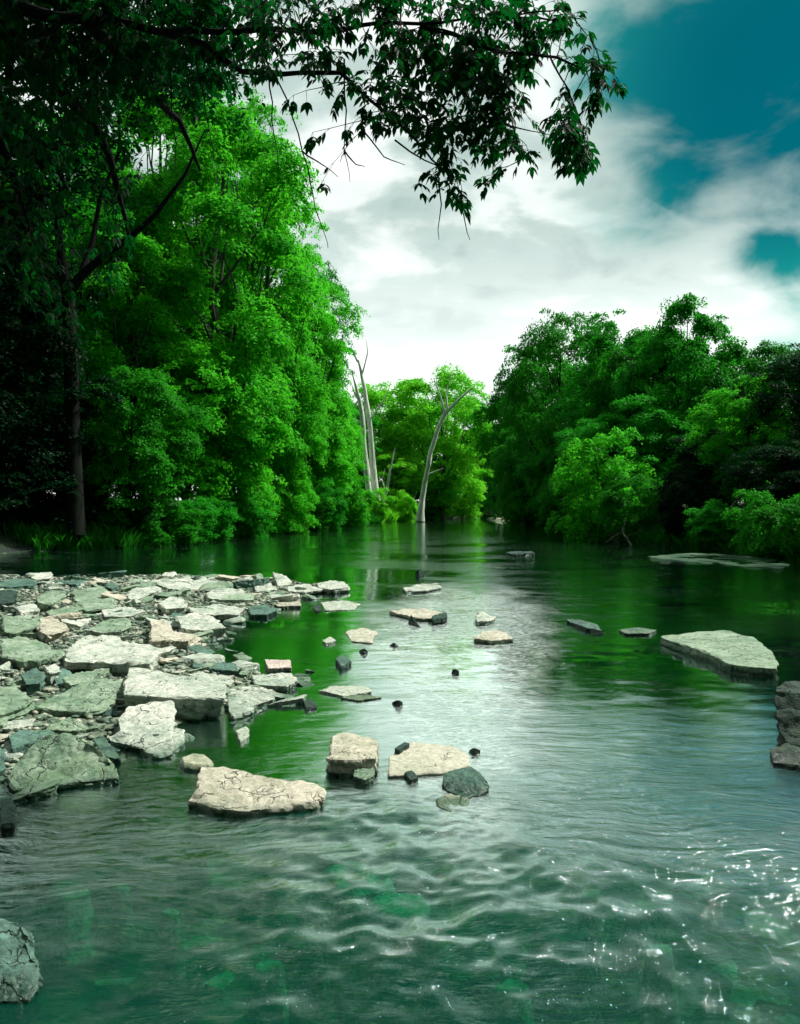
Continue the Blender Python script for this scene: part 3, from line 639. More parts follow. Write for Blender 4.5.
def make_tree(seed, H, R, base=0.25, lobes=16, cl=16, per=85, leaf=0.2, lobe_r=0.36, spread=0.85, droop=0.25, trunk_r=None, lean=(0, 0), taper=0.8, airy=1.0, crad=0.75, forks=0):
    """returns (trunk mesh, crown mesh), foot at the origin"""
    rnd = random.Random(seed); rg = np.random.default_rng(seed)
    st = random.getstate(); random.seed(seed)
    T = Tubes(); tr = trunk_r or H * 0.016
    top = Vector((lean[0] * H, lean[1] * H, H * 0.86))
    tp = curve((0, 0, -0.4), top, 12, 0, 0.045, rnd)
    T.add(tp, [tr * (1.35 if i == 0 else 1) * (1 - 0.86 * i / 12) for i in range(13)], 9, .3)
    cz0 = H * base; cz = (cz0 + H) / 2; rz = (H - cz0) / 2
    LV = []
    for k in range(lobes):
        u = (k + .5) / lobes; zz_ = 1 - 2 * u; ph = k * 2.39996 + rnd.uniform(-.35, .35)
        rr = math.sqrt(max(0, 1 - zz_ * zz_)) * (1 if zz_ > 0 else taper)
        f = rnd.uniform(.5, 1.12) * spread
        kk = cz / H + 0
        axp = top * ((cz + zz_ * rz * .8) / H)
        c = Vector((axp.x + math.cos(ph) * rr * R * f, axp.y + math.sin(ph) * rr * R * f, cz + zz_ * rz * rnd.uniform(.72, .9)))
        lr = R * lobe_r * rnd.uniform(.55, 1.2)
        # limb
        ti = int(min(10, max(2, (c.z - lr) / (H * .86) * 12 - rnd.uniform(1, 3.5))))
        lp = curve(tp[ti], c, 7, 0.04, 0.16, rnd); r0 = tr * (1 - .8 * ti / 12) * .55
        T.add(lp, [r0 * (1 - .82 * i / 7) for i in range(8)], 6, .2)
        nc = max(4, int(cl * rnd.uniform(.7, 1.3)))
        dirs = rg.normal(size=(nc, 3)); dirs[:, 2] = dirs[:, 2] * .8 + .25
        out = np.array(c - Vector((axp.x, axp.y, cz))); out /= np.linalg.norm(out) + 1e-6
        dirs /= np.linalg.norm(dirs, axis=1, keepdims=True); dirs += out * .45
        dirs /= np.linalg.norm(dirs, axis=1, keepdims=True)
        cc_ = np.array(c) + dirs * lr * rg.uniform(.45, 1.1, (nc, 1)) * np.array([1, 1, .8])
        for j in range(nc):
            if j % 2 == 0:
                T.add(curve(c, Vector(cc_[j]), 3, 0, .12, rnd), [r0 * .2, r0 * .14, r0 * .09, .006], 4)
            m_ = int(per * rnd.uniform(.6, 1.4)); cr = crad * rnd.uniform(.6, 1.25) * airy
            ax = dirs[j] * .55 + np.array([0, 0, 1.0]); ax += rg.normal(size=3) * .18; ax /= np.linalg.norm(ax)
            q = rg.normal(size=(m_, 3)); q -= ax * np.sum(q * ax, 1, keepdims=True)
            q /= np.linalg.norm(q, axis=1, keepdims=True) + 1e-6
            rad_ = cr * np.sqrt(rg.uniform(0, 1, (m_, 1))) * rg.uniform(.75, 1.15, (m_, 1))
            p = cc_[j] + q * rad_ + ax * rg.normal(size=(m_, 1)) * cr * .16
            p[:, 2] -= droop * (rad_[:, 0] / cr) ** 2 * cr
            nn = ax + q * (rad_ / cr) * .55 + rg.normal(size=(m_, 3)) * .42
            LV.append(leaf_quads(rg, p, nn, leaf))
    V = np.concatenate(LV); n = len(V) // 4
    random.setstate(st)
    return T.mesh('trunk'), np_mesh('crown', V, np.arange(n * 4).reshape(-1, 4))

VAR = {
 'tall':   [make_tree(11, 20, 5.2, .08, 34, 18, 105, .24, crad=.85), make_tree(12, 20, 4.8, .06, 36, 17, 105, .24, lobe_r=.34, crad=.85)],
 'round':  [make_tree(21, 12, 4.6, .06, 28, 17, 105, .22, lobe_r=.38), make_tree(22, 12, 4.3, .03, 28, 17, 105, .22, lobe_r=.36, lean=(.05, 0))],
 'airy':   [make_tree(31, 20, 5.5, .30, 17, 13, 80, .2, lobe_r=.34, airy=.85, lean=(.03, 0))],
 'far':    [make_tree(41, 16, 5.5, .08, 24, 17, 85, .30, crad=1.0), make_tree(42, 16, 5.0, .06, 24, 17, 85, .30, crad=1.0)],
 'shrub':  [make_tree(51, 4, 2.4, .02, 16, 14, 95, .18, lobe_r=.4, crad=.5, trunk_r=.05), make_tree(52, 4, 2.6, .0, 16, 14, 95, .18, lobe_r=.42, crad=.5, trunk_r=.05, droop=.4)],
}
placed = {}
def tree(kind, v, mat, px, Y, top_py, wpx, label, cat='tree', group=None, bark=None, rz=None, name=None, dz=0.0, x=None):
    tm, cm = VAR[kind][v % len(VAR[kind])]
    H0 = {'tall': 20, 'round': 12, 'airy': 20, 'far': 16, 'shrub': 4}[kind]
    R0 = {'tall': 5.0, 'round': 4.5, 'airy': 5.5, 'far': 5.3, 'shrub': 2.5}[kind]
    X_ = (px - 400) * Y / F if x is None else x
    gz = float(ground_z(X_, Y)[0]) - 0.05 + dz
    H = CH + (HZ - top_py) * Y / F - gz
    R_ = wpx / 2 * Y / F
    key = (kind, v % len(VAR[kind]), mat)
    if key not in placed:
        c2 = cm.copy(); c2.materials.clear(); c2.materials.append(LM[mat]); placed[key] = c2
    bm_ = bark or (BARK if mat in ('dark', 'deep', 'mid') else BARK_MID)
    k2 = (kind, v % len(VAR[kind]), bm_.name)
    if k2 not in placed:
        c2 = tm.copy(); c2.materials.clear(); c2.materials.append(bm_); placed[k2] = c2
    nm = name or {'shrub': 'riverside_shrub'}.get(kind, 'riverbank_tree')
    r = empty(nm, (X_, Y, gz)); r.rotation_euler.z = random.uniform(0, 6.28) if rz is None else rz
    sx = R_ / R0; r.scale = (sx, sx, H / H0)
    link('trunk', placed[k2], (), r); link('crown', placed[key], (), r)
    tag(r, label, cat, group)
    return r

GL = 'trees along the left bank'; GR = 'trees along the right bank'; GF = 'trees at the far bend'
# left bank, far to near
T_ = tree
T_('tall',0,'bright',268,47,170,130,'tall green tree on the left bank whose crown ends the left row against the sky',group=GL)
T_('tall',1,'bright',222,40,75,200,'tallest bright green tree on the left bank, behind the drooping overhead twigs',group=GL)
T_('tall',0,'bright',308,56,262,100,'bright green tree on the left bank with a crown poking out over the river',group=GL,rz=2.0)
T_('tall',1,'bright',160,46,60,190,'light green tall tree behind the forked dark trunk on the left bank',group=GL)
T_('tall',0,'mid',225,52,120,170,'mid green tall tree in the second row of the left bank',group=GL)
T_('tall',1,'bright',125,37,150,150,'fresh green tree on the left bank just right of the forked dark trunk',group=GL)
T_('tall',0,'mid',62,37,90,170,'mid green tree on the left bank behind the forked dark trunk',group=GL)
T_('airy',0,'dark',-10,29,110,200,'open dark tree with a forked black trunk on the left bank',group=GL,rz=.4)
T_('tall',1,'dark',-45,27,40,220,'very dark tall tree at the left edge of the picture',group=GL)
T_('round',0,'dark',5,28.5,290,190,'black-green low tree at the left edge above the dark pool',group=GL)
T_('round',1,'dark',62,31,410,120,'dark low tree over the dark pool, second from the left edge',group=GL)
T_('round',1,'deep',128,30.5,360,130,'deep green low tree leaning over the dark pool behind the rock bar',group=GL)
T_('round',0,'bright',185,38,330,140,'bright green spreading low tree halfway along the left bank',group=GL)
T_('round',1,'bright',235,41,365,110,'bright green low tree with boughs hanging toward the left shore',group=GL)
T_('round',0,'bright',278,47,345,100,'bright green rounded tree on the left bank below the poking crown',group=GL)
T_('round',1,'bright',315,56,390,90,'fresh green rounded tree near the end of the left bank',group=GL)
T_('round',0,'bright',334,64,395,58,'bright yellow-green tree at the end of the left bank before the bare trunks',group=GL)
T_('airy',0,'bright',248,45,66,150,'loose bright tree with hanging boughs, nearest of the sunlit left bank trees',group=GL,rz=1.1)
T_('airy',0,'mid',316,60,240,95,'small open tree with drooping boughs over the river on the left bank',group=GL,rz=2.5)
# right bank
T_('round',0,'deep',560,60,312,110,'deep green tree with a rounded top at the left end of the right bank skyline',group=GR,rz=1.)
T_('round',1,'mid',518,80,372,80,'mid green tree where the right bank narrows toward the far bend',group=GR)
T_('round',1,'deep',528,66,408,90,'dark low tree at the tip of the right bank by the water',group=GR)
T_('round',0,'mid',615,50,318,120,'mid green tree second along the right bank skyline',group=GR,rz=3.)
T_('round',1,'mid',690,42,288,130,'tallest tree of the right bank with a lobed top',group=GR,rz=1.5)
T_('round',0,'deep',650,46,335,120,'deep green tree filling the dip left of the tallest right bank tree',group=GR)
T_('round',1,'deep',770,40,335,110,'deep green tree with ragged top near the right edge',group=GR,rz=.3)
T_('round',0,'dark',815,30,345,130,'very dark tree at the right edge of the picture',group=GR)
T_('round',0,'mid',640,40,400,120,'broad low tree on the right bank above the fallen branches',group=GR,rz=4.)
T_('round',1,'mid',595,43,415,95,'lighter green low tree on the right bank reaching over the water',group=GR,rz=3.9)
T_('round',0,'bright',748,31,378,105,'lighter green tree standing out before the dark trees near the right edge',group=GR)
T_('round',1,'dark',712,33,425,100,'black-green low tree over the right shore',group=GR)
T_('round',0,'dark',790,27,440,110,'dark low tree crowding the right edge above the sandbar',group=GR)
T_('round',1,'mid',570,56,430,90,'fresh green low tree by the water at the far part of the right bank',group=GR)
# far bend
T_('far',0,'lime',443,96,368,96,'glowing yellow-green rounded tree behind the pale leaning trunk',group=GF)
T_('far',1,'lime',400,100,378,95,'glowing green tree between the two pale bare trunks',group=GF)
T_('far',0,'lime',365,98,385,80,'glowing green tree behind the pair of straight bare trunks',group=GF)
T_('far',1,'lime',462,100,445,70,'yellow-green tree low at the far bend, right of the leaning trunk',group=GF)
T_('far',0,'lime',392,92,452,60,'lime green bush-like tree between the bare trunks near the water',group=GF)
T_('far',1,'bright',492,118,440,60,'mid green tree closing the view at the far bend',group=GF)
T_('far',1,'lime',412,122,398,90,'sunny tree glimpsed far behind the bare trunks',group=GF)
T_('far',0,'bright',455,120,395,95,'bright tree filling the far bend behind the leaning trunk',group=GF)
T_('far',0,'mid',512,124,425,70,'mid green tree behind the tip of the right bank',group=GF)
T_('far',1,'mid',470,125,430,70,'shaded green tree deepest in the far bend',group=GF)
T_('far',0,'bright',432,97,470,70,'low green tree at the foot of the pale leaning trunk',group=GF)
for k, (px, Y_, tp, wd) in enumerate(((150,60,230,150),(230,66,250,130),(300,76,300,110),(90,52,200,160),(20,45,160,200),(350,92,400,70))):
    T_('tall', k, 'mid' if k != 4 else 'deep', px, Y_, tp, wd, 'tree in the back row of the left bank woods', group='back row of the left bank')
for k, (px, Y_, tp, wd) in enumerate(((545,80,350,110),(600,68,345,120),(660,58,335,130),(725,52,345,130),(790,46,355,140),(850,40,350,150),(505,110,410,80))):
    T_('round', k, 'deep', px, Y_, tp, wd, 'tree in the back row of the right bank woods', group='back row of the right bank')
# off-frame neighbours so that the place goes on at both sides
for k, (x, y) in enumerate(((-20, 14), (-19, 4), (18, 16), (17, 5), (-14, -14), (-5, -20), (5, -19), (13, -13))):
    T_('tall', k, 'dark', 0, y, HZ - 780 * 15 / y, 780 * 11 / y, 'dark bank tree standing outside the picture', group='bank trees outside the picture', x=x)
# shrubs
SH = [('deep',165,31.5,505,80,'dark green shrub at the waterline behind the rock bar'),('mid',205,35,500,70,'mid green shrub on the left shore beside the grass'),
 ('mid',250,40,492,60,'leafy green shrub on the left shore right of the grass'),('bright',288,46,480,60,'bright green shrub hanging over the left shore'),
 ('mid',322,53,485,50,'mid green shrub on the left shore below the rounded trees'),('bright',350,63,480,48,'bright shrub at the end of the left bank'),
 ('dark',105,30,480,95,'dark shrub over the dark pool at left'),('dark',50,29,470,110,'black-green shrub over the dark pool, farther left'),('dark',-5,27.5,470,110,'black-green shrub at the left edge by the dark pool'),
 ('lime',375,80,490,34,'lime shrub at the foot of the straight bare trunks'),('lime',405,88,494,34,'lime shrub between the two groups of bare trunks'),
 ('bright',600,37,440,100,'pale yellow-green sapling crown over the fallen branches on the right bank'),('deep',560,52,482,50,'deep green shrub at the water on the far right bank'),
 ('deep',640,34,480,90,'deep green shrub behind the fallen pale branches'),('mid',720,27,505,70,'mid green shrub on the right shore by the sandbar'),
 ('mid',705,29,530,40,'low fresh green shrub at the right waterline'),('dark',690,30,480,70,'dark shrub on the right shore under the low black-green tree'),
 ('deep',770,24,495,80,'deep green shrub at the right edge above the sandbar'),('deep',820,22,500,90,'dark green shrub cut by the right edge'),('mid',540,66,485,40,'mid green shrub on the far right bank by the pale bar'),
 ('mid',490,108,498,28,'small green shrub behind the far sandbar'),('mid',520,95,492,34,'round green shrub near the far sandbar')]
for k, (mt, px, Y_, tp_, wd, lab) in enumerate(SH):
    T_('shrub', k, mt, px, Y_, tp_, wd, lab, 'shrub', 'shrubs along the river banks')

# forked dark trunk of the left bank
r = empty('forked_tree', D(75, 520, 22 * 1.27))
base_ = Vector(r.location)
tb = Tubes()
def loc_(px, py, Y_): return D(px, py, Y_ * 1.27) - base_
tb.add([loc_(76,535,22),loc_(75,500,22),loc_(73,440,22),loc_(72,380,22),loc_(70,330,22),loc_(68,285,22)],[.34,.3,.26,.24,.23,.22],9,.3)
tb.add([loc_(68,288,22),loc_(62,260,22),loc_(58,225,22),loc_(62,180,22.3),loc_(50,130,22.5),loc_(55,60,23)],[.2,.15,.13,.11,.08,.03],8,.3)
tb.add([loc_(69,292,22),loc_(82,275,22),loc_(105,255,21.6),(loc_(130,238,21.4)),loc_(155,215,21.2),loc_(185,175,21),loc_(205,130,21)],[.19,.16,.13,.11,.09,.06,.02],8,.3)
tb.add([loc_(80,278,22),loc_(92,245,22.3),loc_(100,200,22.6),loc_(120,150,22.8),loc_(118,90,23)],[.12,.1,.08,.06,.02],7,.3)
tb.add([loc_(70,330,22),loc_(50,300,21.8),loc_(25,285,21.5),loc_(0,250,21)],[.1,.08,.06,.03],6,.2)
rg = np.random.default_rng(5); LV = []
for k in range(150):
    px = rg.uniform(-30, 215); py = rg.uniform(20, 270) if px < 45 else rg.uniform(20, 190) if px < 120 else rg.uniform(10, 90)
    c_ = np.array(loc_(px, py, rg.uniform(20.5, 24)))
    n_ = 80; q = rg.normal(size=(n_, 3)) * [.6, .6, .2]; p_ = c_ + q; p_[:, 2] -= .5 * (q[:, 0] ** 2 + q[:, 1] ** 2)
    LV.append(leaf_quads(rg, p_, np.array([0, 0, 1.]) + rg.normal(size=(n_, 3)) * .5, .22))
    if k % 2 == 0:
        a_ = loc_(rg.uniform(55, 120), rg.uniform(60, 250), 22.2)
        if (Vector(c_) - a_).length < 3: tb.add(curve(a_, Vector(c_), 4, .05, .2), [.04, .03, .022, .015, .008], 5)
V = np.concatenate(LV)
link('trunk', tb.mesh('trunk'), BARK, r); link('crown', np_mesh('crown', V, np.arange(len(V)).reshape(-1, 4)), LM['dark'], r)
tag(r, 'black-trunked tree forking into a wide Y on the left bank', 'tree', GL)

# pale dead trunks at the far bend
def dead(label, segs, name='dead_tree', root=None, mat=DEAD):
    b0 = Vector(root if root is not None else segs[0][0][0]); rt = empty(name, b0); tb_ = Tubes()
    for k, (pts, rr) in enumerate(segs):
        n_ = len(pts); out = []
        for i in range(n_ - 1):
            for s_ in range(4): out.append(Vector(pts[i]).lerp(Vector(pts[i + 1]), s_ / 4) - b0)
        out.append(Vector(pts[-1]) - b0)
        for i, p in enumerate(out[1:-1], 1):
            p += Vector((noise.noise(p * .5 + Vector((k, 0, 0))), 0, noise.noise(p * .5 + Vector((0, k, 4))))) * rr[0] * .25
        rad = list(np.interp(np.linspace(0, 1, len(out)), np.linspace(0, 1, len(rr)), rr))
        if k == 0: T0 = Tubes(); T0.add(out, rad, 10, .35); link('trunk', T0.mesh('trunk'), mat, rt)
        else: tb_.add(out, rad, 7, .3)
    if tb_.v: link('bare_branches', tb_.mesh('bare_branches'), mat, rt)
    tag(rt, label, 'dead tree', 'bare pale trunks at the far bend'); return rt
Yd = 84
g = lambda px, py, Y_=Yd: D(px, py, Y_)
dead('pale bare trunk with a broken hooked top, right one of the straight pair',
 [([g(379,522),g(374,480),g(370,430),g(365,390),g(358,360)],[.50,.33,.28,.22,.12]),
  ([g(358,362),g(352,350),g(344,352),g(340,362)],[.14,.1,.06,.02]),([g(366,392),g(352,408),g(338,396),g(332,388)],[.14,.1,.06,.02]),
  ([g(362,375),g(368,352),g(366,340)],[.1,.06,.02]),([g(370,420),g(384,400),g(392,380)],[.1,.06,.02])])
dead('thinner pale bare trunk, left one of the straight pair at the bend',
 [([g(374,520,83),g(367,480,83),g(364,440,83),g(360,400,83),g(352,372,83)],[.42,.32,.28,.2,.07]),([g(361,405,83),g(354,392,83),g(350,380,83)],[.1,.07,.02])])
dead('pale bare trunk leaning right with a forked top at the far bend',
 [([g(420,521),g(422,500),g(427,470),g(430,455),g(437,430),g(448,410),g(460,398),g(472,388)],[.5,.29,.25,.25,.21,.18,.14,.08]),
  ([g(437,432),g(444,412),g(440,395),g(434,378)],[.18,.14,.09,.03]),([g(448,412),g(446,392),g(452,372)],[.12,.08,.02]),([g(427,475),g(434,472),g(444,468)],[.1,.07,.02])])
dead('slender pale branch rising slantwise between the bare trunks',
 [([g(379,515,82),g(386,495,82),g(390,470,82),g(395,448,82)],[.22,.14,.1,.04]),([g(386,495,82),g(382,480,82),g(385,468,82)],[.09,.06,.02])])
# fallen pale branches on the right shore
f1 = [([D(560,500,38),D(585,515,37),D(605,530,36),D(622,545,34)],[.07,.09,.11,.13]),([D(585,515,37),D(578,500,37),D(565,485,37.5)],[.06,.04,.02]),([D(605,530,36),D(618,515,36),D(616,500,36.5)],[.06,.04,.02])]
o = dead('fallen pale branch slanting down to the water on the right bank', f1, 'fallen_branch', mat=BARK_MID); o['category'] = 'branch'; o['group'] = 'fallen branches on the right shore'
f2 = [([D(632,546,31),D(622,532,32),D(628,515,33)],[.05,.035,.015]),([D(622,532,32),D(612,538,32),D(606,543,32)],[.03,.025,.012]),([D(625,538,31.5),D(642,530,32),D(650,520,32)],[.025,.018,.008])]
o = dead('small forked pale driftwood branch at the water edge of the right bank', f2, 'fallen_branch', mat=BARK_MID); o['category'] = 'branch'; o['group'] = 'fallen branches on the right shore'
f3 = [([D(700,530,27),D(730,510,27),D(752,480,27.5),D(765,470,28)],[.05,.045,.03,.015]),([D(730,510,27),D(745,505,27),D(770,512,27)],[.035,.025,.01]),([D(742,495,27.2),D(738,478,27),D(745,468,27)],[.03,.02,.01])]
o = dead('tangle of thin grey twigs hanging over the shore near the right edge', f3, 'fallen_branch', mat=BARK_MID); o['category'] = 'branch'; o['group'] = 'fallen branches on the right shore'

# grass on the left shore, stuff
def grass(name, n, sampler, h0, label, mat='grass'):
    rg = np.random.default_rng(n); V = []; xy = sampler(rg, n)
    z = ground_z(xy[:, 0], xy[:, 1]); keep = z > -0.02; xy = xy[keep]; z = z[keep]; n = len(xy)
    a = rg.uniform(0, 6.28, n); hh = h0 * rg.uniform(.5, 1.3, n); wv = .012 + hh * .03
    bx = np.cos(a) * wv; by = np.sin(a) * wv; ln = rg.normal(size=(n, 2)) * hh[:, None] * .35
    A = np.stack([xy[:, 0] - bx, xy[:, 1] - by, z - .03], 1); B = np.stack([xy[:, 0] + bx, xy[:, 1] + by, z - .03], 1)
    M1 = np.stack([xy[:, 0] + bx * .7 + ln[:, 0] * .4, xy[:, 1] + by * .7 + ln[:, 1] * .4, z + hh * .6], 1)
    C = np.stack([xy[:, 0] + ln[:, 0], xy[:, 1] + ln[:, 1], z + hh * .92], 1)
    V = np.stack([A, B, M1, C], 1).reshape(-1, 3)
    o = link(name, np_mesh(name, V, np.arange(len(V)).reshape(-1, 4)), LM[mat])
    tag(o, label, 'grass', kind='stuff')
def along_left(rg, n):
    y = rg.uniform(27, 80, n); x = np.interp(y, LBy, LBx) - rg.exponential(.9, n) + .5; return np.stack([x, y], 1)
def along_right(rg, n):
    y = rg.uniform(15, 80, n); x = np.interp(y, RBy, RBx) + rg.exponential(.9, n) - .3; return np.stack([x, y], 1)
def along_far(rg, n):
    x = rg.uniform(-8, 22, n); y = np.interp(x, [-8, -2, 6, 12, 22], [72, 80, 105, 116, 119]) + rg.exponential(2., n); return np.stack([x, y], 1)
grass('bank_grass', 42000, along_left, .55, 'tall green grass and weeds along the left shore')
grass('shore_weeds', 26000, along_right, .45, 'dark green weeds along the right shore')
grass('meadow_grass', 20000, along_far, .9, 'bright green grass at the foot of the trees at the far bend', 'lime')

# sandbars
def bar_mesh(name, pts, z, label, mat, zb=-.3):
    o = slab(pts, z, mat, label, name, zbot=zb, rough=.25, undercut=1.12, edge=.5); o['category'] = 'sandbar'; return o
bar_mesh('sandbar', [(640,556),(690,552),(760,556),(800,563),(790,568),(720,565)], .015, 'low pale green sandbar along the right shore under the dark trees', 'green')
bar_mesh('sandbar', [(545,528),(556,526),(575,530),(565,533),(550,532)], .03, 'small pale bar at the point of the right bank', 'pale')
bar_mesh('sandbar', [(470,516.2),(500,515.2),(545,516.8),(540,518.3),(500,517.8)], .25, 'long pale sandbar across the far bend', 'cream')
bar_mesh('sandbar', [(448,516.3),(460,515.6),(470,516.3),(458,517.6)], .3, 'pale heap of stones at the far bend left of the long sandbar', 'cream')

# ------------------------------------------------------------------ overhanging tree in the foreground
ob = Vector((-6.2, 4.2, 0.0)); ob.z = float(ground_z(ob.x, ob.y)[0]) - .05
rt = empty('overhanging_tree', ob)
def o_(px, py, Y_): return D(px, py, Y_) - ob
TR = Tubes(); TR.add([Vector((0, 0, -.4)), Vector((.05, .1, 1)), Vector((.0, .3, 2.2)), Vector((.3, .5, 3.4)), Vector((.7, .7, 4.4)), o_(-260, -120, 5.0)], [.42, .33, .28, .25, .22, .17], 12, .3)
link('trunk', TR.mesh('trunk'), BARK, rt)
BR = Tubes()
limbs = [
 ([(-260,-120,5.0),(-150,-60,5.0),(-30,0,5.0),(80,18,5.0),(160,30,5.0),(200,32,4.9),(260,28,4.8),(340,32,4.7),(420,20,4.6),(500,18,4.6),(560,10,4.6)],[.12,.09,.06,.03,.022,.019,.016,.013,.009,.006,.003]),
 ([(160,30,5.0),(200,45,5),(240,72,5),(300,71,4.9),(340,76,4.8),(365,95,4.8),(400,125,4.7),(430,160,4.7),(455,180,4.7)],[.022,.019,.017,.015,.013,.010,.008,.006,.003]),
 ([(420,22,4.6),(470,45,4.6),(520,55,4.5),(560,60,4.5),(590,75,4.5),(605,68,4.5)],[.014,.012,.009,.007,.004,.003]),
 ([(470,45,4.6),(500,80,4.6),(510,120,4.6),(520,160,4.6)],[.008,.006,.004,.003]),
 ([(520,55,4.5),(555,60,4.45),(572,90,4.4),(580,130,4.4),(583,155,4.4)],[.007,.006,.005,.004,.003]),
 ([(500,18,4.6),(545,20,4.6),(570,12,4.6),(590,35,4.6)],[.007,.005,.004,.002]),
 ([(-30,0,5.0),(40,60,5.6),(90,120,6.2),(120,190,6.6),(130,250,6.8)],[.07,.05,.04,.025,.01]),
 ([(80,18,5.0),(130,70,5.6),(180,120,6.2),(200,170,6.5)],[.05,.04,.025,.01]),
 ([(-150,-60,5.0),(-60,60,5.5),(0,150,6),(30,230,6.4)],[.08,.06,.04,.015]),
 ([(-30,0,5.0),(60,-30,5.6),(160,-40,6),(260,-30,6),(350,-20,5.8)],[.07,.05,.04,.03,.01]),
]
LP_ = []
for pts, rr in limbs:
    w_ = [o_(*q) for q in pts]; out = []
    for i in range(len(w_) - 1):
        for s_ in range(4):
            p = w_[i].lerp(w_[i + 1], s_ / 4); out.append(p + Vector((noise.noise(p * 3), noise.noise(p * 3 + Vector((5, 0, 0))), noise.noise(p * 3 + Vector((0, 5, 0))))) * .05)
    out.append(w_[-1])
    BR.add(out, list(np.interp(np.linspace(0, 1, len(out)), np.linspace(0, 1, len(rr)), rr)), 8, .25)
    LP_ += out
# bare hanging twigs
for pts in ([(262,50,4.8),(285,100,4.8),(303,150,4.75),(315,200,4.7),(322,230,4.7),(328,248,4.7)],[(303,150,4.75),(320,165,4.7),(338,177,4.7)],[(345,60,4.7),(346,110,4.7),(345,150,4.7),(350,182,4.7)],[(345,150,4.7),(355,164,4.7),(365,167,4.7)],
            [(395,140,4.7),(440,168,4.7),(465,182,4.7)],[(440,180,4.7),(441,205,4.7),(439,240,4.7)],[(452,192,4.7),(463,215,4.7),(470,240,4.7)],[(480,120,4.6),(520,128,4.6),(550,135,4.6)],[(268,70,4.9),(272,120,4.9),(278,170,4.9)],[(360,130,4.75),(385,155,4.7),(405,165,4.7)],[(170,60,5.2),(172,120,5.2),(180,190,5.2)],[(195,55,5.0),(205,110,5),(215,160,5)]):
    w_ = [o_(*q) for q in pts]; out = []
    for i in range(len(w_) - 1):
        for s_ in range(3):
            p = w_[i].lerp(w_[i + 1], s_ / 3); out.append(p + Vector((noise.noise(p * 6), noise.noise(p * 6 + Vector((5, 0, 0))), noise.noise(p * 6 + Vector((0, 5, 0))))) * .025)
    out.append(w_[-1]); BR.add(out, list(np.linspace(.006, .0018, len(out))), 5)
# leaf sprays
rg = np.random.default_rng(99)
leafV = []; leafF = []
def leaflet(p, d, n, L_):
    d = d.normalized(); s = d.cross(n)
    if s.length < 1e-4: s = d.cross(Vector((1, 0.1, 0)))
    s.normalize(); n = s.cross(d); b = len(leafV); w_ = L_ * .21; cup = n * L_ * .05
    tipdrop = Vector((0, 0, -L_ * .12))
    leafV.extend([p, p + d * L_ * .28 + s * w_ * .85 + cup, p + d * L_ * .55 + s * w_ + cup, p + d * L_ * .8 + s * w_ * .5 + cup * .5 + tipdrop * .5, p + d * L_ + tipdrop,
                  p + d * L_ * .8 - s * w_ * .5 + cup * .5 + tipdrop * .5, p + d * L_ * .55 - s * w_ + cup, p + d * L_ * .28 - s * w_ * .85 + cup, p + d * L_ * .5])
    leafF.extend([(b, b + 1, b + 2, b + 8), (b + 8, b + 2, b + 3, b + 4), (b, b + 8, b + 6, b + 7), (b + 8, b + 4, b + 5, b + 6)])
def compound(p, d, L_):      # a drooping stalk with a tip leaflet and one or two pairs
    d = d.normalized(); st_ = L_ * random.uniform(.7, 1.1)
    side = d.cross(Vector((0, 0, 1)));
    if side.length < .05: side = Vector((1, .3, 0))
    side.normalize(); e = p + d * st_ + Vector((0, 0, -st_ * .25))
    up = side.cross(d) + Vector((random.uniform(-.5, .5), random.uniform(-.5, .5), 0))
    BR.add([p, p.lerp(e, .5) + Vector((0, 0, st_ * .05)), e], [.0016, .0013, .001], 3)
    leaflet(e, d + Vector((0, 0, -.7)), up, L_)
    for k_ in ((.55, 1.0) if random.random() < .6 else (.95,)):
        q = p.lerp(e, k_)
        for sgn in (-1, 1):
            leaflet(q, d * .6 + side * sgn * random.uniform(.6, 1) + Vector((0, 0, random.uniform(-.9, -.2))), up + side * sgn * .3, L_ * random.uniform(.75, 1))
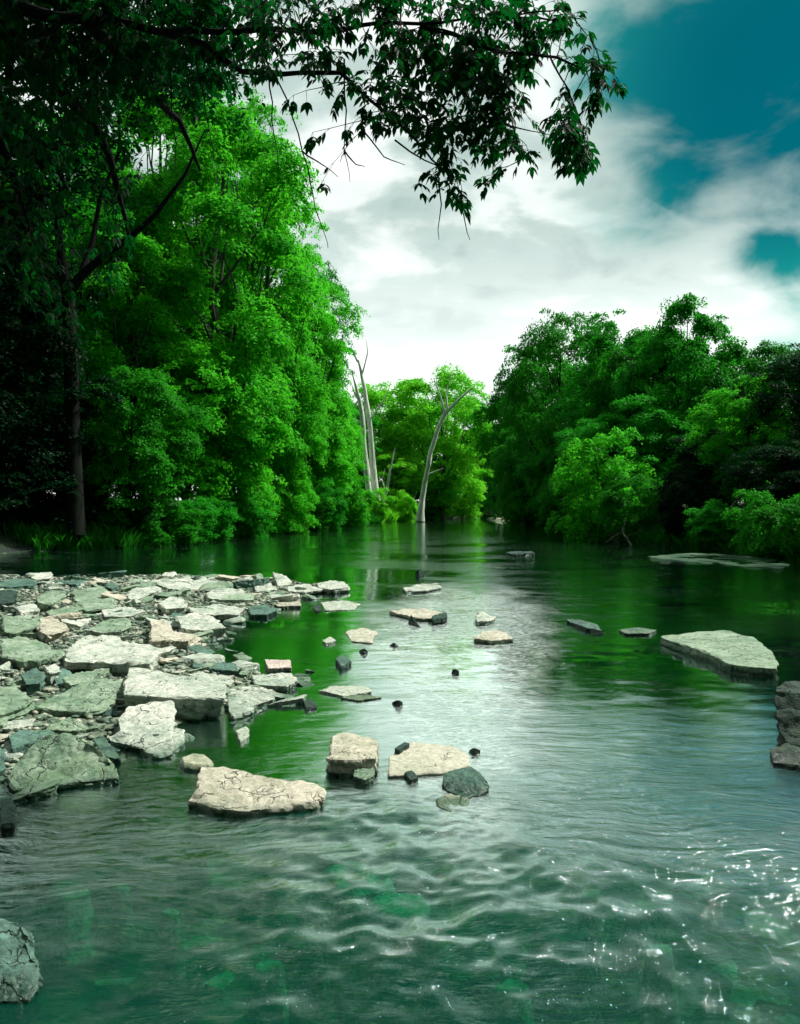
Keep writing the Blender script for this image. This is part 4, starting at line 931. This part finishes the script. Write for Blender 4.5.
blobs = [(280,5,60,70),(340,15,55,60),(400,20,60,95),(455,30,60,105),(505,25,50,80),(545,12,30,26),(415,75,42,60),(455,85,45,80),(495,80,40,62),(525,60,25,18),(435,130,36,44),(470,135,34,52),(500,125,28,34),(520,160,11,8),(430,178,14,9),(452,186,20,16),(487,183,13,9),
 (576,138,22,34),(588,152,14,16),(568,118,18,16),(566,155,12,14),(560,92,10,6),(590,78,18,13),(607,66,14,10),(617,80,8,5),(578,60,12,8),(585,38,10,6),(568,8,14,9),(378,75,32,26),(372,118,20,10),(393,118,18,9),(345,98,18,8),(318,60,26,14),(308,128,8,4),(320,180,8,3),(300,95,14,6),
 (260,50,26,20),(530,135,10,4),(410,105,25,22)]
for bx in range(-60, 260, 42):
    for by in range(-50, 70, 36): blobs.append((bx, by, 38, 52))
for bx in range(-40, 125, 40):
    for by in range(70, 175, 38): blobs.append((bx + random.uniform(-8, 8), by + random.uniform(-8, 8), 34, 30 if bx < 90 else 15))
for bx in range(-30, 120, 40):
    for by in range(178, 300, 40): blobs.append((bx, by, 32, 14))
for bx, by in ((190,85),(215,65)): blobs.append((bx, by, 24, 8))
for (bx, by, br, n_) in blobs:
    far_ = bx < 240
    n_ *= 1.5 if bx > 250 or by > 110 else 2.6
    for _ in range(max(1, int(n_ / 5))):
        a_ = random.uniform(0, 6.28); q = br * math.sqrt(random.random())
        Yq = (random.uniform(4.8, 7.0) if far_ else random.uniform(4.1, 5.0))
        tip = o_(bx + math.cos(a_) * q, by + math.sin(a_) * q * .95, Yq)
        # twig that carries five leaves, from above or from the nearest limb
        near_ = min(LP_, key=lambda l_: (l_ - tip).length + max(0, tip.z - l_.z) * .6)
        dv = (near_ - tip); ln = dv.length
        stt = tip + dv * min(1, .45 / max(ln, .01)) if ln > .9 else near_
        tw_ = curve(stt, tip, 5, -.06, .12)
        BR.add(tw_, [.0035, .003, .0026, .0022, .0018, .0012], 4)
        for j in range(5):
            p = tw_[5 - (j % 4)]; dd = (tip - stt).normalized() * .5 + Vector((random.uniform(-1, 1), random.uniform(-1, 1), random.uniform(-.9, .15)))
            compound(p, dd, random.uniform(.05, .075))
link('branches', BR.mesh('branches'), BARK, rt)
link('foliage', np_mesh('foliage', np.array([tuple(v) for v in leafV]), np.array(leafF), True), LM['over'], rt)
tag(rt, 'dark foreground tree whose leafy boughs hang across the top of the picture', 'tree')
print('verts leaf', len(leafV), 'objs', len(bpy.data.objects), 'rubble', cnt)
for o_x in bpy.data.objects:
    if 'label' in o_x and len(o_x['label'].split()) > 16: print('LONG', o_x.name, o_x['label'])
